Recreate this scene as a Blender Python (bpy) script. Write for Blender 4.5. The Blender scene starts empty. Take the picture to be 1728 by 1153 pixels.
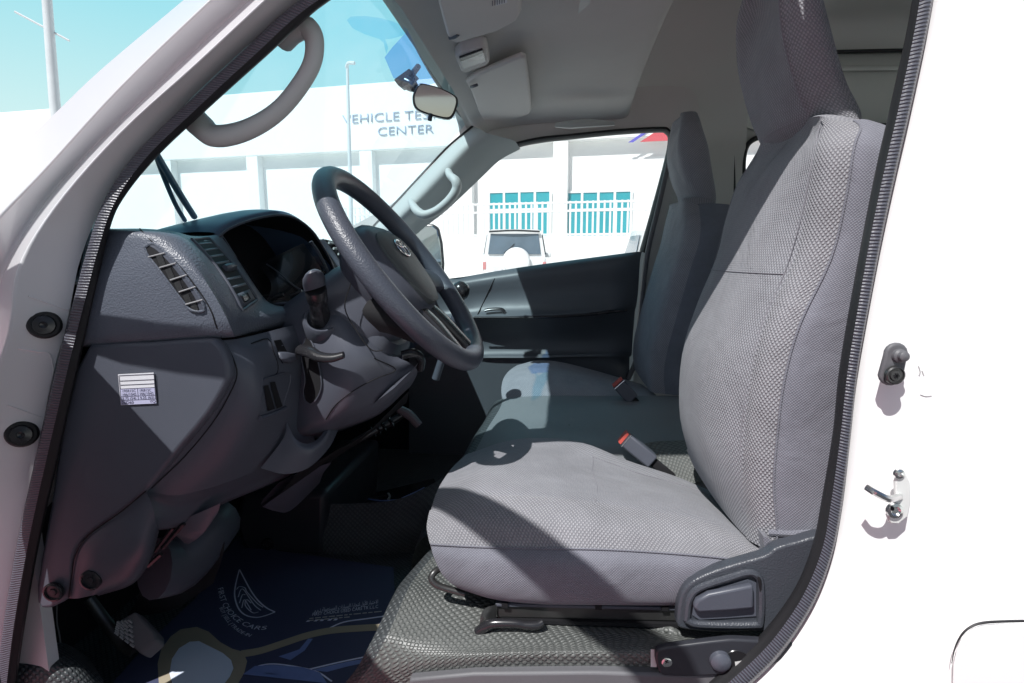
import bpy, bmesh, math, random
from mathutils import Vector, Matrix, Euler
random.seed(7)
scn = bpy.context.scene
COL = scn.collection
V = Vector
# ------------------------------------------------------------------ camera
CZ = 1.4
CAM = V((0.0, -0.7, CZ)); FPX = 930.0
PSI, PHI = math.radians(4.8), math.radians(8.53)
RM = Euler((math.pi/2-PHI, 0, PSI)).to_matrix()
cd = bpy.data.cameras.new('camera'); cam = bpy.data.objects.new('camera', cd); COL.objects.link(cam)
cam.location = CAM; cam.rotation_euler = (math.pi/2-PHI, 0, PSI)
cd.sensor_width = 36; cd.lens = FPX/1728*36; cd.clip_start = .02; cd.clip_end = 3000
scn.camera = cam
def ray(px, py): return RM @ V(((px-864)/FPX, -(py-576.5)/FPX, -1))
def hit(px, py, p0, n):
    r = ray(px, py); return CAM + r*((p0-CAM).dot(n)/r.dot(n))
def P(px, py, Y): return hit(px, py, V((0, Y, 0)), V((0, 1, 0)))       # where the sight line meets a plane across the van
def PZ(px, py, z): return hit(px, py, V((0, 0, CZ+z)), V((0, 0, 1)))   # ... meets a level z above the eye
def W(x, y, z): return V((x, y, CZ+z))
# ------------------------------------------------------------------ materials
def nodes(name):
    m = bpy.data.materials.new(name); m.use_nodes = True
    nt = m.node_tree; return m, nt, nt.nodes, nt.links, nt.nodes['Principled BSDF']
def mat(name, col, rough=.5, spec=.5, metal=0, bump=None, var=.12, vscale=3., coat=0, sheen=0, dirt=None):
    """plain surface with broad tone variation, optional grain: bump=(kind, scale, strength, distance)"""
    m, nt, N, L, b = nodes(name)
    b.inputs['Roughness'].default_value = rough; b.inputs['Metallic'].default_value = metal
    b.inputs['Specular IOR Level'].default_value = spec
    b.inputs['Coat Weight'].default_value = coat; b.inputs['Sheen Weight'].default_value = sheen
    tc = N.new('ShaderNodeTexCoord')
    nz = N.new('ShaderNodeTexNoise'); nz.inputs['Scale'].default_value = vscale; nz.inputs['Detail'].default_value = 6
    nz.inputs['Roughness'].default_value = .65
    L.new(tc.outputs['Object'], nz.inputs['Vector'])
    mx = N.new('ShaderNodeMix'); mx.data_type = 'RGBA'
    c = V(col)
    mx.inputs['A'].default_value = (*(c*(1-var)), 1); mx.inputs['B'].default_value = (*(c*(1+var)), 1)
    L.new(nz.outputs['Fac'], mx.inputs['Factor'])
    out = mx.outputs['Result']
    if dirt:   # (colour, scale, threshold)
        n2 = N.new('ShaderNodeTexNoise'); n2.inputs['Scale'].default_value = dirt[1]; n2.inputs['Detail'].default_value = 8
        n2.inputs['Roughness'].default_value = .7
        L.new(tc.outputs['Object'], n2.inputs['Vector'])
        mr = N.new('ShaderNodeMapRange'); mr.inputs['From Min'].default_value = dirt[2]; mr.inputs['From Max'].default_value = dirt[2]+.15
        L.new(n2.outputs['Fac'], mr.inputs['Value'])
        m2 = N.new('ShaderNodeMix'); m2.data_type = 'RGBA'; m2.inputs['B'].default_value = (*dirt[0], 1)
        L.new(out, m2.inputs['A']); L.new(mr.outputs['Result'], m2.inputs['Factor']); out = m2.outputs['Result']
    L.new(out, b.inputs['Base Color'])
    rr = N.new('ShaderNodeMapRange'); rr.inputs['To Min'].default_value = max(.02, rough-.08); rr.inputs['To Max'].default_value = min(1, rough+.1)
    n3 = N.new('ShaderNodeTexNoise'); n3.inputs['Scale'].default_value = vscale*4; n3.inputs['Detail'].default_value = 4
    L.new(tc.outputs['Object'], n3.inputs['Vector']); L.new(n3.outputs['Fac'], rr.inputs['Value']); L.new(rr.outputs['Result'], b.inputs['Roughness'])
    if bump:
        kind, sc, st, di = bump
        if kind == 'noise':
            t = N.new('ShaderNodeTexNoise'); t.inputs['Detail'].default_value = 3; o = t.outputs['Fac']
        else:
            t = N.new('ShaderNodeTexVoronoi'); t.feature = 'SMOOTH_F1'; t.inputs['Smoothness'].default_value = .4; o = t.outputs['Distance']
        t.inputs['Scale'].default_value = sc
        L.new(tc.outputs['Object'], t.inputs['Vector'])
        bp = N.new('ShaderNodeBump'); bp.inputs['Strength'].default_value = st; bp.inputs['Distance'].default_value = di
        L.new(o, bp.inputs['Height']); L.new(bp.outputs['Normal'], b.inputs['Normal'])
    return m
def dotmat(name, col, gap, scale, rough=.85, spec=.2, dist=.001, strength=.8, aspect=1., rot=45, invert=True, sheen=.1, lo=.15, hi=.55, crease=True):
    """woven fabric / studded vinyl: a regular staggered grid of raised cells laid in the UVs (metres)"""
    m, nt, N, L, b = nodes(name)
    b.inputs['Roughness'].default_value = rough; b.inputs['Specular IOR Level'].default_value = spec; b.inputs['Sheen Weight'].default_value = sheen
    uv = N.new('ShaderNodeUVMap')
    mp = N.new('ShaderNodeMapping'); mp.inputs['Rotation'].default_value = (0, 0, math.radians(rot)); 
    sx = N.new('ShaderNodeVectorMath'); sx.operation = 'MULTIPLY'; sx.inputs[1].default_value = (scale, scale*aspect, 0)
    L.new(uv.outputs['UV'], sx.inputs[0]); L.new(sx.outputs[0], mp.inputs['Vector'])
    vo = N.new('ShaderNodeTexVoronoi'); vo.inputs['Randomness'].default_value = .08; vo.inputs['Scale'].default_value = 1
    L.new(mp.outputs['Vector'], vo.inputs['Vector'])
    mr = N.new('ShaderNodeMapRange'); mr.interpolation_type = 'SMOOTHSTEP'
    mr.inputs['From Min'].default_value = lo; mr.inputs['From Max'].default_value = hi
    mr.inputs['To Min'].default_value = 1; mr.inputs['To Max'].default_value = 0
    L.new(vo.outputs['Distance'], mr.inputs['Value'])
    tc = N.new('ShaderNodeTexCoord')
    nz = N.new('ShaderNodeTexNoise'); nz.inputs['Scale'].default_value = 7; nz.inputs['Detail'].default_value = 6; nz.inputs['Roughness'].default_value = .7
    L.new(tc.outputs['Object'], nz.inputs['Vector'])
    mx = N.new('ShaderNodeMix'); mx.data_type = 'RGBA'; mx.inputs['A'].default_value = (*gap, 1); mx.inputs['B'].default_value = (*col, 1)
    L.new(mr.outputs['Result'], mx.inputs['Factor'])
    m2 = N.new('ShaderNodeMix'); m2.data_type = 'RGBA'; m2.blend_type = 'MULTIPLY'; m2.inputs['Factor'].default_value = 1
    r2 = N.new('ShaderNodeMapRange'); r2.inputs['From Min'].default_value = .25; r2.inputs['From Max'].default_value = .75; r2.inputs['To Min'].default_value = .8; r2.inputs['To Max'].default_value = 1.15
    L.new(nz.outputs['Fac'], r2.inputs['Value'])
    L.new(mx.outputs['Result'], m2.inputs['A']); L.new(r2.outputs['Result'], m2.inputs['B'])
    L.new(m2.outputs['Result'], b.inputs['Base Color'])
    bp = N.new('ShaderNodeBump'); bp.inputs['Strength'].default_value = strength; bp.inputs['Distance'].default_value = dist
    L.new(mr.outputs['Result'], bp.inputs['Height'])
    n4 = N.new('ShaderNodeTexNoise'); n4.inputs['Scale'].default_value = 9; n4.inputs['Detail'].default_value = 3; n4.inputs['Distortion'].default_value = .8
    L.new(tc.outputs['Object'], n4.inputs['Vector'])
    b2 = N.new('ShaderNodeBump'); b2.inputs['Strength'].default_value = .32; b2.inputs['Distance'].default_value = .02 if crease else 0
    L.new(n4.outputs['Fac'], b2.inputs['Height']); L.new(b2.outputs['Normal'], bp.inputs['Normal'])
    L.new(bp.outputs['Normal'], b.inputs['Normal'])
    return m
def glass(name, tint, refl=1.0, rough=.0, haze=0.):
    m, nt, N, L, b = nodes(name); N.remove(b)
    out = N['Material Output']
    tr = N.new('ShaderNodeBsdfTransparent'); tr.inputs['Color'].default_value = (*tint, 1)
    gl = N.new('ShaderNodeBsdfGlossy'); gl.inputs['Roughness'].default_value = rough
    fr = N.new('ShaderNodeFresnel'); ge = N.new('ShaderNodeNewGeometry'); io = N.new('ShaderNodeMapRange')
    io.inputs['To Min'].default_value = 1.45; io.inputs['To Max'].default_value = 1/1.45     # same pane from either face
    L.new(ge.outputs['Backfacing'], io.inputs['Value']); L.new(io.outputs['Result'], fr.inputs['IOR'])
    mu = N.new('ShaderNodeMath'); mu.operation = 'MULTIPLY'; mu.inputs[1].default_value = refl
    nz = N.new('ShaderNodeTexNoise'); nz.inputs['Scale'].default_value = 40
    L.new(fr.outputs['Fac'], mu.inputs[0])
    ms = N.new('ShaderNodeMixShader'); L.new(mu.outputs[0], ms.inputs['Fac']); L.new(tr.outputs[0], ms.inputs[1]); L.new(gl.outputs[0], ms.inputs[2])
    if haze:
        tc = N.new('ShaderNodeTexCoord'); n5 = N.new('ShaderNodeTexNoise'); n5.inputs['Scale'].default_value = 5; n5.inputs['Detail'].default_value = 8; n5.inputs['Roughness'].default_value = .7
        L.new(tc.outputs['Object'], n5.inputs['Vector'])
        hr_ = N.new('ShaderNodeMapRange'); hr_.inputs['From Min'].default_value = .3; hr_.inputs['From Max'].default_value = .75; hr_.inputs['To Min'].default_value = haze*.4; hr_.inputs['To Max'].default_value = haze*1.6
        L.new(n5.outputs['Fac'], hr_.inputs['Value'])
        df = N.new('ShaderNodeBsdfTranslucent'); df.inputs['Color'].default_value = (.9, .92, .95, 1)
        m2 = N.new('ShaderNodeMixShader'); L.new(hr_.outputs['Result'], m2.inputs['Fac']); L.new(ms.outputs[0], m2.inputs[1]); L.new(df.outputs[0], m2.inputs[2]); ms = m2
    L.new(ms.outputs[0], out.inputs['Surface'])
    return m
def ribmat(name, col, pitch, rough=.4):
    m, nt, N, L, b = nodes(name)
    b.inputs['Roughness'].default_value = rough; b.inputs['Specular IOR Level'].default_value = .6
    uv = N.new('ShaderNodeUVMap'); wv = N.new('ShaderNodeTexWave'); wv.wave_type = 'BANDS'; wv.bands_direction = 'X'
    wv.inputs['Scale'].default_value = 1/pitch/3.18; wv.inputs['Distortion'].default_value = 1.2; wv.inputs['Detail'].default_value = 2; wv.inputs['Detail Scale'].default_value = 2
    L.new(uv.outputs['UV'], wv.inputs['Vector'])
    mx = N.new('ShaderNodeMix'); mx.data_type = 'RGBA'; mx.inputs['A'].default_value = (*(V(col)*.6), 1); mx.inputs['B'].default_value = (*(V(col)*1.3), 1)
    L.new(wv.outputs['Fac'], mx.inputs['Factor']); L.new(mx.outputs['Result'], b.inputs['Base Color'])
    bp = N.new('ShaderNodeBump'); bp.inputs['Strength'].default_value = .7; bp.inputs['Distance'].default_value = .0015
    L.new(wv.outputs['Fac'], bp.inputs['Height']); L.new(bp.outputs['Normal'], b.inputs['Normal'])
    return m
M = {}
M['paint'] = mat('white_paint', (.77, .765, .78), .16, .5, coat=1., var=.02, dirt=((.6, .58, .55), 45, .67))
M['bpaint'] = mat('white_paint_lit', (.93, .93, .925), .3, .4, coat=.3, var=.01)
M['grain'] = mat('grained_plastic', (.105, .118, .148), .38, .5, bump=('voronoi', 380, .6, .0010), var=.16, dirt=((.2, .2, .2), 60, .66))
M['cover'] = mat('cover_plastic', (.058, .064, .078), .38, .5, bump=('voronoi', 420, .5, .0009), var=.16)
M['plastic'] = mat('satin_plastic', (.084, .092, .116), .44, .45, bump=('noise', 700, .4, .0006), var=.18, dirt=((.17, .17, .17), 90, .68))
M['plastic2'] = mat('smooth_plastic', (.08, .087, .11), .38, .5, var=.18, bump=('noise', 500, .22, .0005), dirt=((.16, .16, .16), 90, .69))
M['gloss'] = mat('gloss_black', (.022, .022, .025), .24, .6, var=.1)
M['satin'] = mat('satin_black', (.032, .034, .042), .36, .5, var=.15)
M['black'] = mat('matt_black', (.012, .012, .014), .7, .3)
M['rubber'] = mat('black_rubber', (.02, .02, .022), .5, .4, var=.2)
M['rib'] = ribmat('ribbed_seal', (.085, .088, .11), .0042, .38)
M['liner'] = mat('roof_cloth', (.62, .59, .57), .95, .1, bump=('noise', 700, .3, .0006), var=.06, vscale=5)
M['liner2'] = mat('rear_roof_cloth', (.66, .655, .63), .95, .1, var=.05)
M['visor'] = mat('visor_vinyl', (.66, .62, .60), .7, .25, bump=('noise', 500, .25, .0006), var=.05)
M['trim'] = mat('pale_trim', (.52, .54, .53), .5, .35, bump=('noise', 600, .2, .0004), var=.05)
M['wallp'] = mat('painted_steel_inside', (.74, .75, .71), .4, .4, var=.06)
M['weave'] = dotmat('woven_seat_cloth', (.37, .37, .395), (.22, .222, .245), 240, aspect=.75, dist=.0012, rough=.95, spec=.1)
M['coarse'] = dotmat('coarse_seat_cloth', (.375, .372, .392), (.225, .225, .245), 240, aspect=.8, dist=.0016, rough=.95, spec=.1)
M['plain'] = dotmat('plain_seat_cloth', (.25, .252, .288), (.175, .178, .21), 330, rough=.95, spec=.1, dist=.0007, strength=.7, sheen=.15)
M['pplain'] = dotmat('dark_plain_cloth', (.225, .245, .295), (.16, .175, .21), 330, rough=.95, spec=.1, dist=.0007, strength=.7, sheen=.1)
M['pweave'] = dotmat('dark_seat_cloth', (.34, .35, .385), (.22, .225, .25), 200, dist=.0006, rough=.95, spec=.1)
M['thread'] = mat('seam_thread', (.25, .245, .27), .9, .1)
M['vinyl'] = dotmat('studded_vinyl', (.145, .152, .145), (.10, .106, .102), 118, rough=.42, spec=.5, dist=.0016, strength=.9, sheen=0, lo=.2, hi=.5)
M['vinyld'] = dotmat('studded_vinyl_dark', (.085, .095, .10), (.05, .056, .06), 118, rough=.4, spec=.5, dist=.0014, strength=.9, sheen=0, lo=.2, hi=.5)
M['vinyls'] = mat('smooth_vinyl', (.18, .19, .20), .5, .4, var=.15, bump=('noise', 60, .2, .004))
M['steel'] = mat('dark_steel', (.09, .09, .09), .35, .5, metal=.7, var=.2)
M['chrome'] = mat('bright_metal', (.75, .75, .74), .18, .5, metal=1, var=.1)
M['zinc'] = mat('zinc_plate', (.74, .75, .73), .4, .5, metal=.15, var=.1)
M['mirror'] = mat('mirror_face', (.93, .93, .92), .02, .5, metal=1, var=.01)
M['screen'] = glass('windscreen_glass', (.74, .93, .97), .5, haze=.07)
M['side'] = glass('side_glass', (.93, .97, .965), .5, haze=.05)
M['lens'] = glass('cluster_lens', (.65, .72, .75), 1.2)
M['film'] = glass('shade_film', (.50, .66, .97), .4)  # tints that imitate a reflection in the windscreen
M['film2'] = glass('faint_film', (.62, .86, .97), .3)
M['red'] = mat('red_plastic', (.55, .09, .07), .4, .5)
M['paper'] = mat('navy_paper', (.07, .078, .145), .5, .4, var=.15)
M['paper2'] = mat('blue_print', (.20, .27, .55), .5, .4, var=.3, vscale=12)
M['tan'] = mat('tan_print', (.40, .35, .26), .6, .3)
M['ink'] = mat('pale_ink', (.75, .78, .95), .6, .3)
M['silver'] = mat('silver_ink', (.55, .53, .54), .5, .4)
M['disc'] = mat('pale_blue_print', (.78, .86, 1.0), .55, .3, var=.03)  # white paper print, the sky's blue cast put into its colour
M['sticker'] = mat('sticker_white', (.72, .72, .76), .5, .3, var=.02)
M['stickerb'] = mat('sticker_lilac', (.5, .5, .68), .5, .3, var=.02)
M['stxt'] = mat('sticker_ink', (.05, .05, .09), .6, .2)
M['grey'] = mat('grey_rubber', (.13, .13, .14), .5, .4, var=.15)
M['lamp'] = mat('lamp_lens', (.6, .6, .58), .25, .5)
M['wheel'] = mat('wheel_grip', (.075, .083, .106), .38, .55, bump=('voronoi', 420, .5, .0009), var=.1)
M['hub'] = mat('hub_plastic', (.095, .105, .105), .5, .4, bump=('voronoi', 900, .35, .0005), var=.1)
M['facade'] = mat('white_render', (.88, .88, .87), .85, .2, var=.03, vscale=.6)
M['facade2'] = mat('shutter_white', (.88, .88, .88), .7, .2, var=.03, vscale=.6)
M['fascia'] = mat('pale_fascia', (.8, .8, .8), .6, .2)
M['teal'] = mat('teal_glazing', (.04, .36, .42), .12, .5, var=.25, vscale=.8)
M['letter'] = mat('blue_grey_letter', (.30, .38, .52), .5, .4)
M['bluep'] = mat('violet_stripe', (.14, .12, .55), .5, .3)
M['redp'] = mat('red_stripe', (.62, .10, .12), .5, .3)
M['white'] = mat('white_steel', (.82, .82, .82), .5, .4, var=.02)
M['carw'] = mat('car_white', (.82, .83, .83), .25, .5, coat=.4, var=.01)
M['carg'] = mat('car_glass', (.12, .17, .22), .08, .6, var=.3)
M['tyre'] = mat('tyre', (.03, .03, .03), .8, .2)
M['hood'] = mat('soft_hood', (.05, .082, .14), .36, .7, bump=('noise', 600, .15, .0004), var=.1)  # black plastic with the blue sky reflection mixed into its base colour
M['tail'] = mat('tail_lamp', (.6, .25, .25), .2, .5)
M['door'] = mat('door_trim', (.088, .098, .112), .45, .5, bump=('noise', 500, .22, .0005), var=.12)
M['vslat'] = mat('vent_slat', (.34, .34, .35), .5, .4)
M['pole'] = mat('pole_grey', (.62, .66, .68), .5, .4)
M['bluebar'] = mat('wiper_blue', (.05, .13, .20), .4, .5)
M['scuff'] = mat('scuff_mark', (.45, .45, .45), .8, .1)
# ------------------------------------------------------------------ mesh helpers
def cr(pts, n, lin=False):
    out = []; k = len(pts)
    for i in range(k-1):
        p0 = pts[max(i-1, 0)]; p1 = pts[i]; p2 = pts[i+1]; p3 = pts[min(i+2, k-1)]
        if i == 0: p0 = p1*2-p2
        if i == k-2: p3 = p2*2-p1
        for j in range(n):
            t = j/n
            if lin: out.append(p1.lerp(p2, t))
            else: out.append(.5*((2*p1)+(p2-p0)*t+(2*p0-5*p1+4*p2-p3)*t*t+(3*p1-p0-3*p2+p3)*t**3))
    out.append(pts[-1].copy()); return out
class MB:
    def __init__(s): s.v = []; s.f = []; s.uv = []
    def add(s, v, f, uv=None):
        o = len(s.v); s.v += [V(p) for p in v]; s.f += [tuple(i+o for i in q) for q in f]
        s.uv += uv if uv else [(p[0]+p[1], p[2]) for p in v]; return s
    def sheet(s, rows, nu=4, nv=4, lu=False, lv=False, flip=False, closed=False):
        R = [cr(r, nu, lu) for r in rows]
        C = [cr([R[i][j] for i in range(len(R))], nv, lv) for j in range(len(R[0]))]
        nr, nc = len(C[0]), len(C)
        g = [[C[j][i] for j in range(nc)] for i in range(nr)]
        mi, mj = nr//2, nc//2
        U = [0.]; Vv = [0.]
        for j in range(1, nc): U.append(U[-1]+(g[mi][j]-g[mi][j-1]).length)
        for i in range(1, nr): Vv.append(Vv[-1]+(g[i][mj]-g[i-1][mj]).length)
        v = [g[i][j] for i in range(nr) for j in range(nc)]
        uv = [(U[j], Vv[i]) for i in range(nr) for j in range(nc)]
        f = []
        for i in range(nr-1):
            for j in range(nc-1):
                q = (i*nc+j, i*nc+j+1, (i+1)*nc+j+1, (i+1)*nc+j)
                f.append(q[::-1] if flip else q)
        s.add(v, f, uv); return s
    def prism(s, pts, ext):
        n = len(pts); e = V(ext)
        s.add(list(pts)+[p+e for p in pts], [tuple(range(n))[::-1], tuple(range(n, 2*n))]+[(i, (i+1) % n, (i+1) % n+n, i+n) for i in range(n)]); return s
    def poly(s, pts): s.add(pts, [tuple(range(len(pts)))]); return s
    def box(s, c, d, rot=None):
        c = V(c); d = V(d)/2
        ps = [V((x*d.x, y*d.y, z*d.z)) for x in (-1, 1) for y in (-1, 1) for z in (-1, 1)]
        if rot is not None: ps = [rot @ p for p in ps]
        s.add([p+c for p in ps], [(0, 1, 3, 2), (4, 6, 7, 5), (0, 4, 5, 1), (2, 3, 7, 6), (0, 2, 6, 4), (1, 5, 7, 3)]); return s
    def tube(s, pts, r, seg=8, n=4, cap=True, closed=False, flat=1., up=None):
        pts = [V(p) for p in pts]
        if n > 1: pts = cr(pts, n)
        k = len(pts); rr = r if isinstance(r, (list, tuple)) else [r]*2
        v = []; uv = []; d = 0
        ref = V(up) if up else None
        prev = None
        for i, p in enumerate(pts):
            t = (pts[min(i+1, k-1)]-pts[max(i-1, 0)])
            if t.length < 1e-9: t = V((0, 0, 1))
            t.normalize()
            if ref: a = (ref-t*ref.dot(t))
            elif prev is None: a = t.orthogonal()
            else: a = prev-t*prev.dot(t)
            if a.length < 1e-6: a = t.orthogonal()
            a.normalize(); prev = a; b = t.cross(a)
            q = i/(k-1)*(len(rr)-1); qi = min(int(q), len(rr)-2); rad = rr[qi]+(rr[qi+1]-rr[qi])*(q-qi)
            if i: d += (p-pts[i-1]).length
            for j in range(seg):
                th = 2*math.pi*j/seg
                v.append(p+a*math.cos(th)*rad+b*math.sin(th)*rad*flat); uv.append((d, j/seg*rad*6))
        f = [(i*seg+j, i*seg+(j+1) % seg, (i+1)*seg+(j+1) % seg, (i+1)*seg+j) for i in range(k-1) for j in range(seg)]
        if cap: f += [tuple(range(seg))[::-1], tuple((k-1)*seg+j for j in range(seg))]
        s.add(v, f, uv); return s
    def lathe(s, c, axis, prof, seg=20, cap=True):
        """prof: list of (distance along axis, radius)"""
        ax = V(axis).normalized(); a = ax.orthogonal().normalized(); b = ax.cross(a); c = V(c)
        v = [c+ax*h+(a*math.cos(2*math.pi*j/seg)+b*math.sin(2*math.pi*j/seg))*r for h, r in prof for j in range(seg)]
        k = len(prof)
        f = [(i*seg+j, i*seg+(j+1) % seg, (i+1)*seg+(j+1) % seg, (i+1)*seg+j) for i in range(k-1) for j in range(seg)]
        if cap: f += [tuple(range(seg))[::-1], tuple((k-1)*seg+j for j in range(seg))]
        s.add(v, f); return s
    def build(s, name, m, parent=None, bevel=0, bseg=2, sub=0, solid=0, offset=-1, smooth=40, loc=None):
        base = LOC.get(parent.name, V((0, 0, 0))) if parent is not None else (loc or V((0, 0, 0)))
        me = bpy.data.meshes.new(name)
        me.from_pydata([p-base for p in s.v], [], s.f); 
        ul = me.uv_layers.new(name='UVMap')
        for l in me.loops: ul.data[l.index].uv = s.uv[l.vertex_index]
        me.validate(); me.update()
        bm = bmesh.new(); bm.from_mesh(me); bmesh.ops.recalc_face_normals(bm, faces=bm.faces); bm.to_mesh(me); bm.free()
        me.shade_smooth(); me.set_sharp_from_angle(angle=math.radians(smooth))
        me.materials.append(m)
        o = bpy.data.objects.new(name, me); COL.objects.link(o)
        if parent is not None: o.parent = parent; LOC[o.name] = base
        else: o.location = base
        if solid:
            md = o.modifiers.new('solid', 'SOLIDIFY'); md.thickness = solid; md.offset = offset
        if bevel:
            md = o.modifiers.new('bevel', 'BEVEL'); md.width = bevel; md.segments = bseg; md.limit_method = 'ANGLE'; md.angle_limit = math.radians(35)
        if sub:
            md = o.modifiers.new('sub', 'SUBSURF'); md.levels = sub; md.render_levels = sub
        return o
LOC = {}
def thing(name, label, cat, loc, group=None):
    o = bpy.data.objects.new(name, None); COL.objects.link(o); o.location = loc; o.empty_display_size = .1
    o['label'] = label; o['category'] = cat
    if group: o['group'] = group
    LOC[o.name] = V(loc); return o
def tag(o, label, cat, group=None):
    o['label'] = label; o['category'] = cat
    if group: o['group'] = group
    return o
def struct(o): o['kind'] = 'structure'; return o
def px(lst, Y=None): return [P(p[0], p[1], p[2] if len(p) > 2 else Y) for p in lst]
def interp(tab, x):
    tab = sorted(tab)
    if x <= tab[0][0]: return tab[0][1]
    for (a, b), (c, d) in zip(tab, tab[1:]):
        if x <= c: return b+(d-b)*(x-a)/(c-a)
    return tab[-1][1]
from mathutils.bvhtree import BVHTree
def surf(mb):
    """returns f(px, py, lift): the point of that surface on a sight line, lifted a little off it"""
    t = BVHTree.FromPolygons(mb.v, mb.f)
    def f(x, y, l=.001):
        r = ray(x, y).normalized(); h = t.ray_cast(CAM, r)
        if h[0] is None:
            q = t.find_nearest(P(x, y, .1)); return q[0]-r*l
        return h[0]-r*l
    return f
def smoothlist(pts, n=5): return cr([V(p) for p in pts], n)
def text_geo(s, font=None, thin=0.):
    cu = bpy.data.curves.new('txt', 'FONT'); cu.body = s; cu.size = 1; cu.resolution_u = 3; cu.offset = thin
    if font: cu.font = font
    o = bpy.data.objects.new('txt', cu); COL.objects.link(o)
    me = bpy.data.meshes.new_from_object(o.evaluated_get(bpy.context.evaluated_depsgraph_get()))
    v = [p.co.copy() for p in me.vertices]; f = [tuple(q.vertices) for q in me.polygons]
    bpy.data.objects.remove(o); bpy.data.curves.remove(cu); bpy.data.meshes.remove(me)
    return v, f
def text_at(mb, s, org, right, up, size, width=None, thin=0.):
    v, f = text_geo(s, None, thin)
    if not v: return 0
    w = max(p.x for p in v); kx = size if width is None else width/w
    mb.add([org+right*(p.x*kx)+up*(p.y*size) for p in v], f); return w*kx
DOOR_ANG = 46
# ------------------------------------------------------------------ light and sky
SUND = V((.37, .65, -1.0)).normalized()            # the way sunlight travels
wd = bpy.data.worlds.new('World'); scn.world = wd; wd.use_nodes = True
wn, wl = wd.node_tree.nodes, wd.node_tree.links
sk = wn.new('ShaderNodeTexSky'); sk.sky_type = 'NISHITA'; sk.sun_disc = False
el = math.asin(-SUND.z); az = math.atan2(-SUND.x, -SUND.y)      # clockwise from +Y, towards the sun
sk.sun_elevation = el; sk.sun_rotation = az; sk.air_density = 1.; sk.dust_density = 1.5; sk.ozone_density = 1.; sk.altitude = 10
# the side of the sky away from the sun is hazier and brighter: a smooth cyan-white veil over that half
tcw = wn.new('ShaderNodeTexCoord'); sx = wn.new('ShaderNodeSeparateXYZ'); wl.new(tcw.outputs['Generated'], sx.inputs[0])
my = wn.new('ShaderNodeMapRange'); my.interpolation_type = 'SMOOTHSTEP'; my.inputs['From Min'].default_value = .1; my.inputs['From Max'].default_value = .7
my.inputs['To Min'].default_value = 0; my.inputs['To Max'].default_value = 1; wl.new(sx.outputs['Y'], my.inputs['Value'])
cr_ = wn.new('ShaderNodeValToRGB'); e_ = cr_.color_ramp.elements
e_[0].position = .0; e_[0].color = (13.4, 13.8, 13.6, 1); e_[1].position = .75; e_[1].color = (3.2, 10.2, 13.8, 1)
n_ = e_.new(.18); n_.color = (9.6, 13.5, 13.6, 1); n_ = e_.new(.34); n_.color = (5.6, 11.8, 13.2, 1)
wl.new(sx.outputs['Z'], cr_.inputs['Fac'])
tn = wn.new('ShaderNodeMix'); tn.data_type = 'RGBA'
wl.new(my.outputs['Result'], tn.inputs['Factor']); wl.new(sk.outputs['Color'], tn.inputs['A']); wl.new(cr_.outputs['Color'], tn.inputs['B'])
wl.new(tn.outputs['Result'], wn['Background'].inputs['Color'])
wn['Background'].inputs['Strength'].default_value = .066
sl = bpy.data.lights.new('sun', 'SUN'); so = bpy.data.objects.new('sun', sl); COL.objects.link(so)
sl.energy = 5.0; sl.angle = math.radians(.55); sl.color = (1, .985, .97)
so.rotation_euler = SUND.to_track_quat('-Z', 'Y').to_euler(); so.location = (-3, -6, 8)
scn.view_settings.view_transform = 'Standard'; scn.view_settings.look = 'None'; scn.view_settings.exposure = 0; scn.view_settings.gamma = 1
scn.cycles.max_bounces = 10; scn.cycles.diffuse_bounces = 6; scn.cycles.glossy_bounces = 5; scn.cycles.transparent_max_bounces = 16
scn.cycles.use_denoising = True; scn.cycles.sample_clamp_indirect = 6
# ------------------------------------------------------------------ ground
m, nt, N, L, b = nodes('ground_surface'); b.inputs['Roughness'].default_value = .9; b.inputs['Specular IOR Level'].default_value = .2
tc = N.new('ShaderNodeTexCoord'); nz = N.new('ShaderNodeTexNoise'); nz.inputs['Scale'].default_value = .8; nz.inputs['Detail'].default_value = 9
L.new(tc.outputs['Object'], nz.inputs['Vector'])
mx = N.new('ShaderNodeMix'); mx.data_type = 'RGBA'; mx.inputs['A'].default_value = (.62, .61, .58, 1); mx.inputs['B'].default_value = (.74, .72, .68, 1)
L.new(nz.outputs['Fac'], mx.inputs['Factor']); L.new(mx.outputs['Result'], b.inputs['Base Color']); M['ground'] = m
g = MB()
ys = [-400, -60, -8, 0, 3, 6, 9, 13, 18, 24, 40, 90, 300, 1500]; zs = [0, 0, 0, 0, .02, .1, .25, .36, .42, .45, .45, .45, .45, .45]
xs = [-1200, -200, -60, -20, 0, 20, 60, 200, 1200]
g.sheet([[V((x, y, z)) for x in xs] for y, z in zip(ys, zs)], 1, 1, True, True)
struct(g.build('ground', M['ground']))
M['asphalt'] = mat('asphalt', (.055, .056, .062), .9, .2, bump=('noise', 120, .5, .004), var=.25)
g = MB().sheet([[V((x, y, .004)) for x in (-60, -10, 2.4)] for y in (-40, -10, 1.5)], 1, 1, True, True)
struct(g.build('road', M['asphalt']))
# red brick-patterned ground added out of view to bounce pink light upward
m, nt, N, L, b = nodes('red_paving'); b.inputs['Roughness'].default_value = .85
tc = N.new('ShaderNodeTexCoord'); br = N.new('ShaderNodeTexBrick'); br.inputs['Scale'].default_value = 5
br.inputs['Color1'].default_value = (.55, .13, .20, 1); br.inputs['Color2'].default_value = (.50, .12, .18, 1); br.inputs['Mortar'].default_value = (.4, .2, .2, 1)
L.new(tc.outputs['Object'], br.inputs['Vector']); L.new(br.outputs['Color'], b.inputs['Base Color']); M['redpave'] = m
g = MB().sheet([[V((x, y, .008)) for x in (-7, -2, -.15)] for y in (-6, -2, .0)], 1, 1, True, True)
struct(g.build('pavement', M['redpave']))
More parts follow.
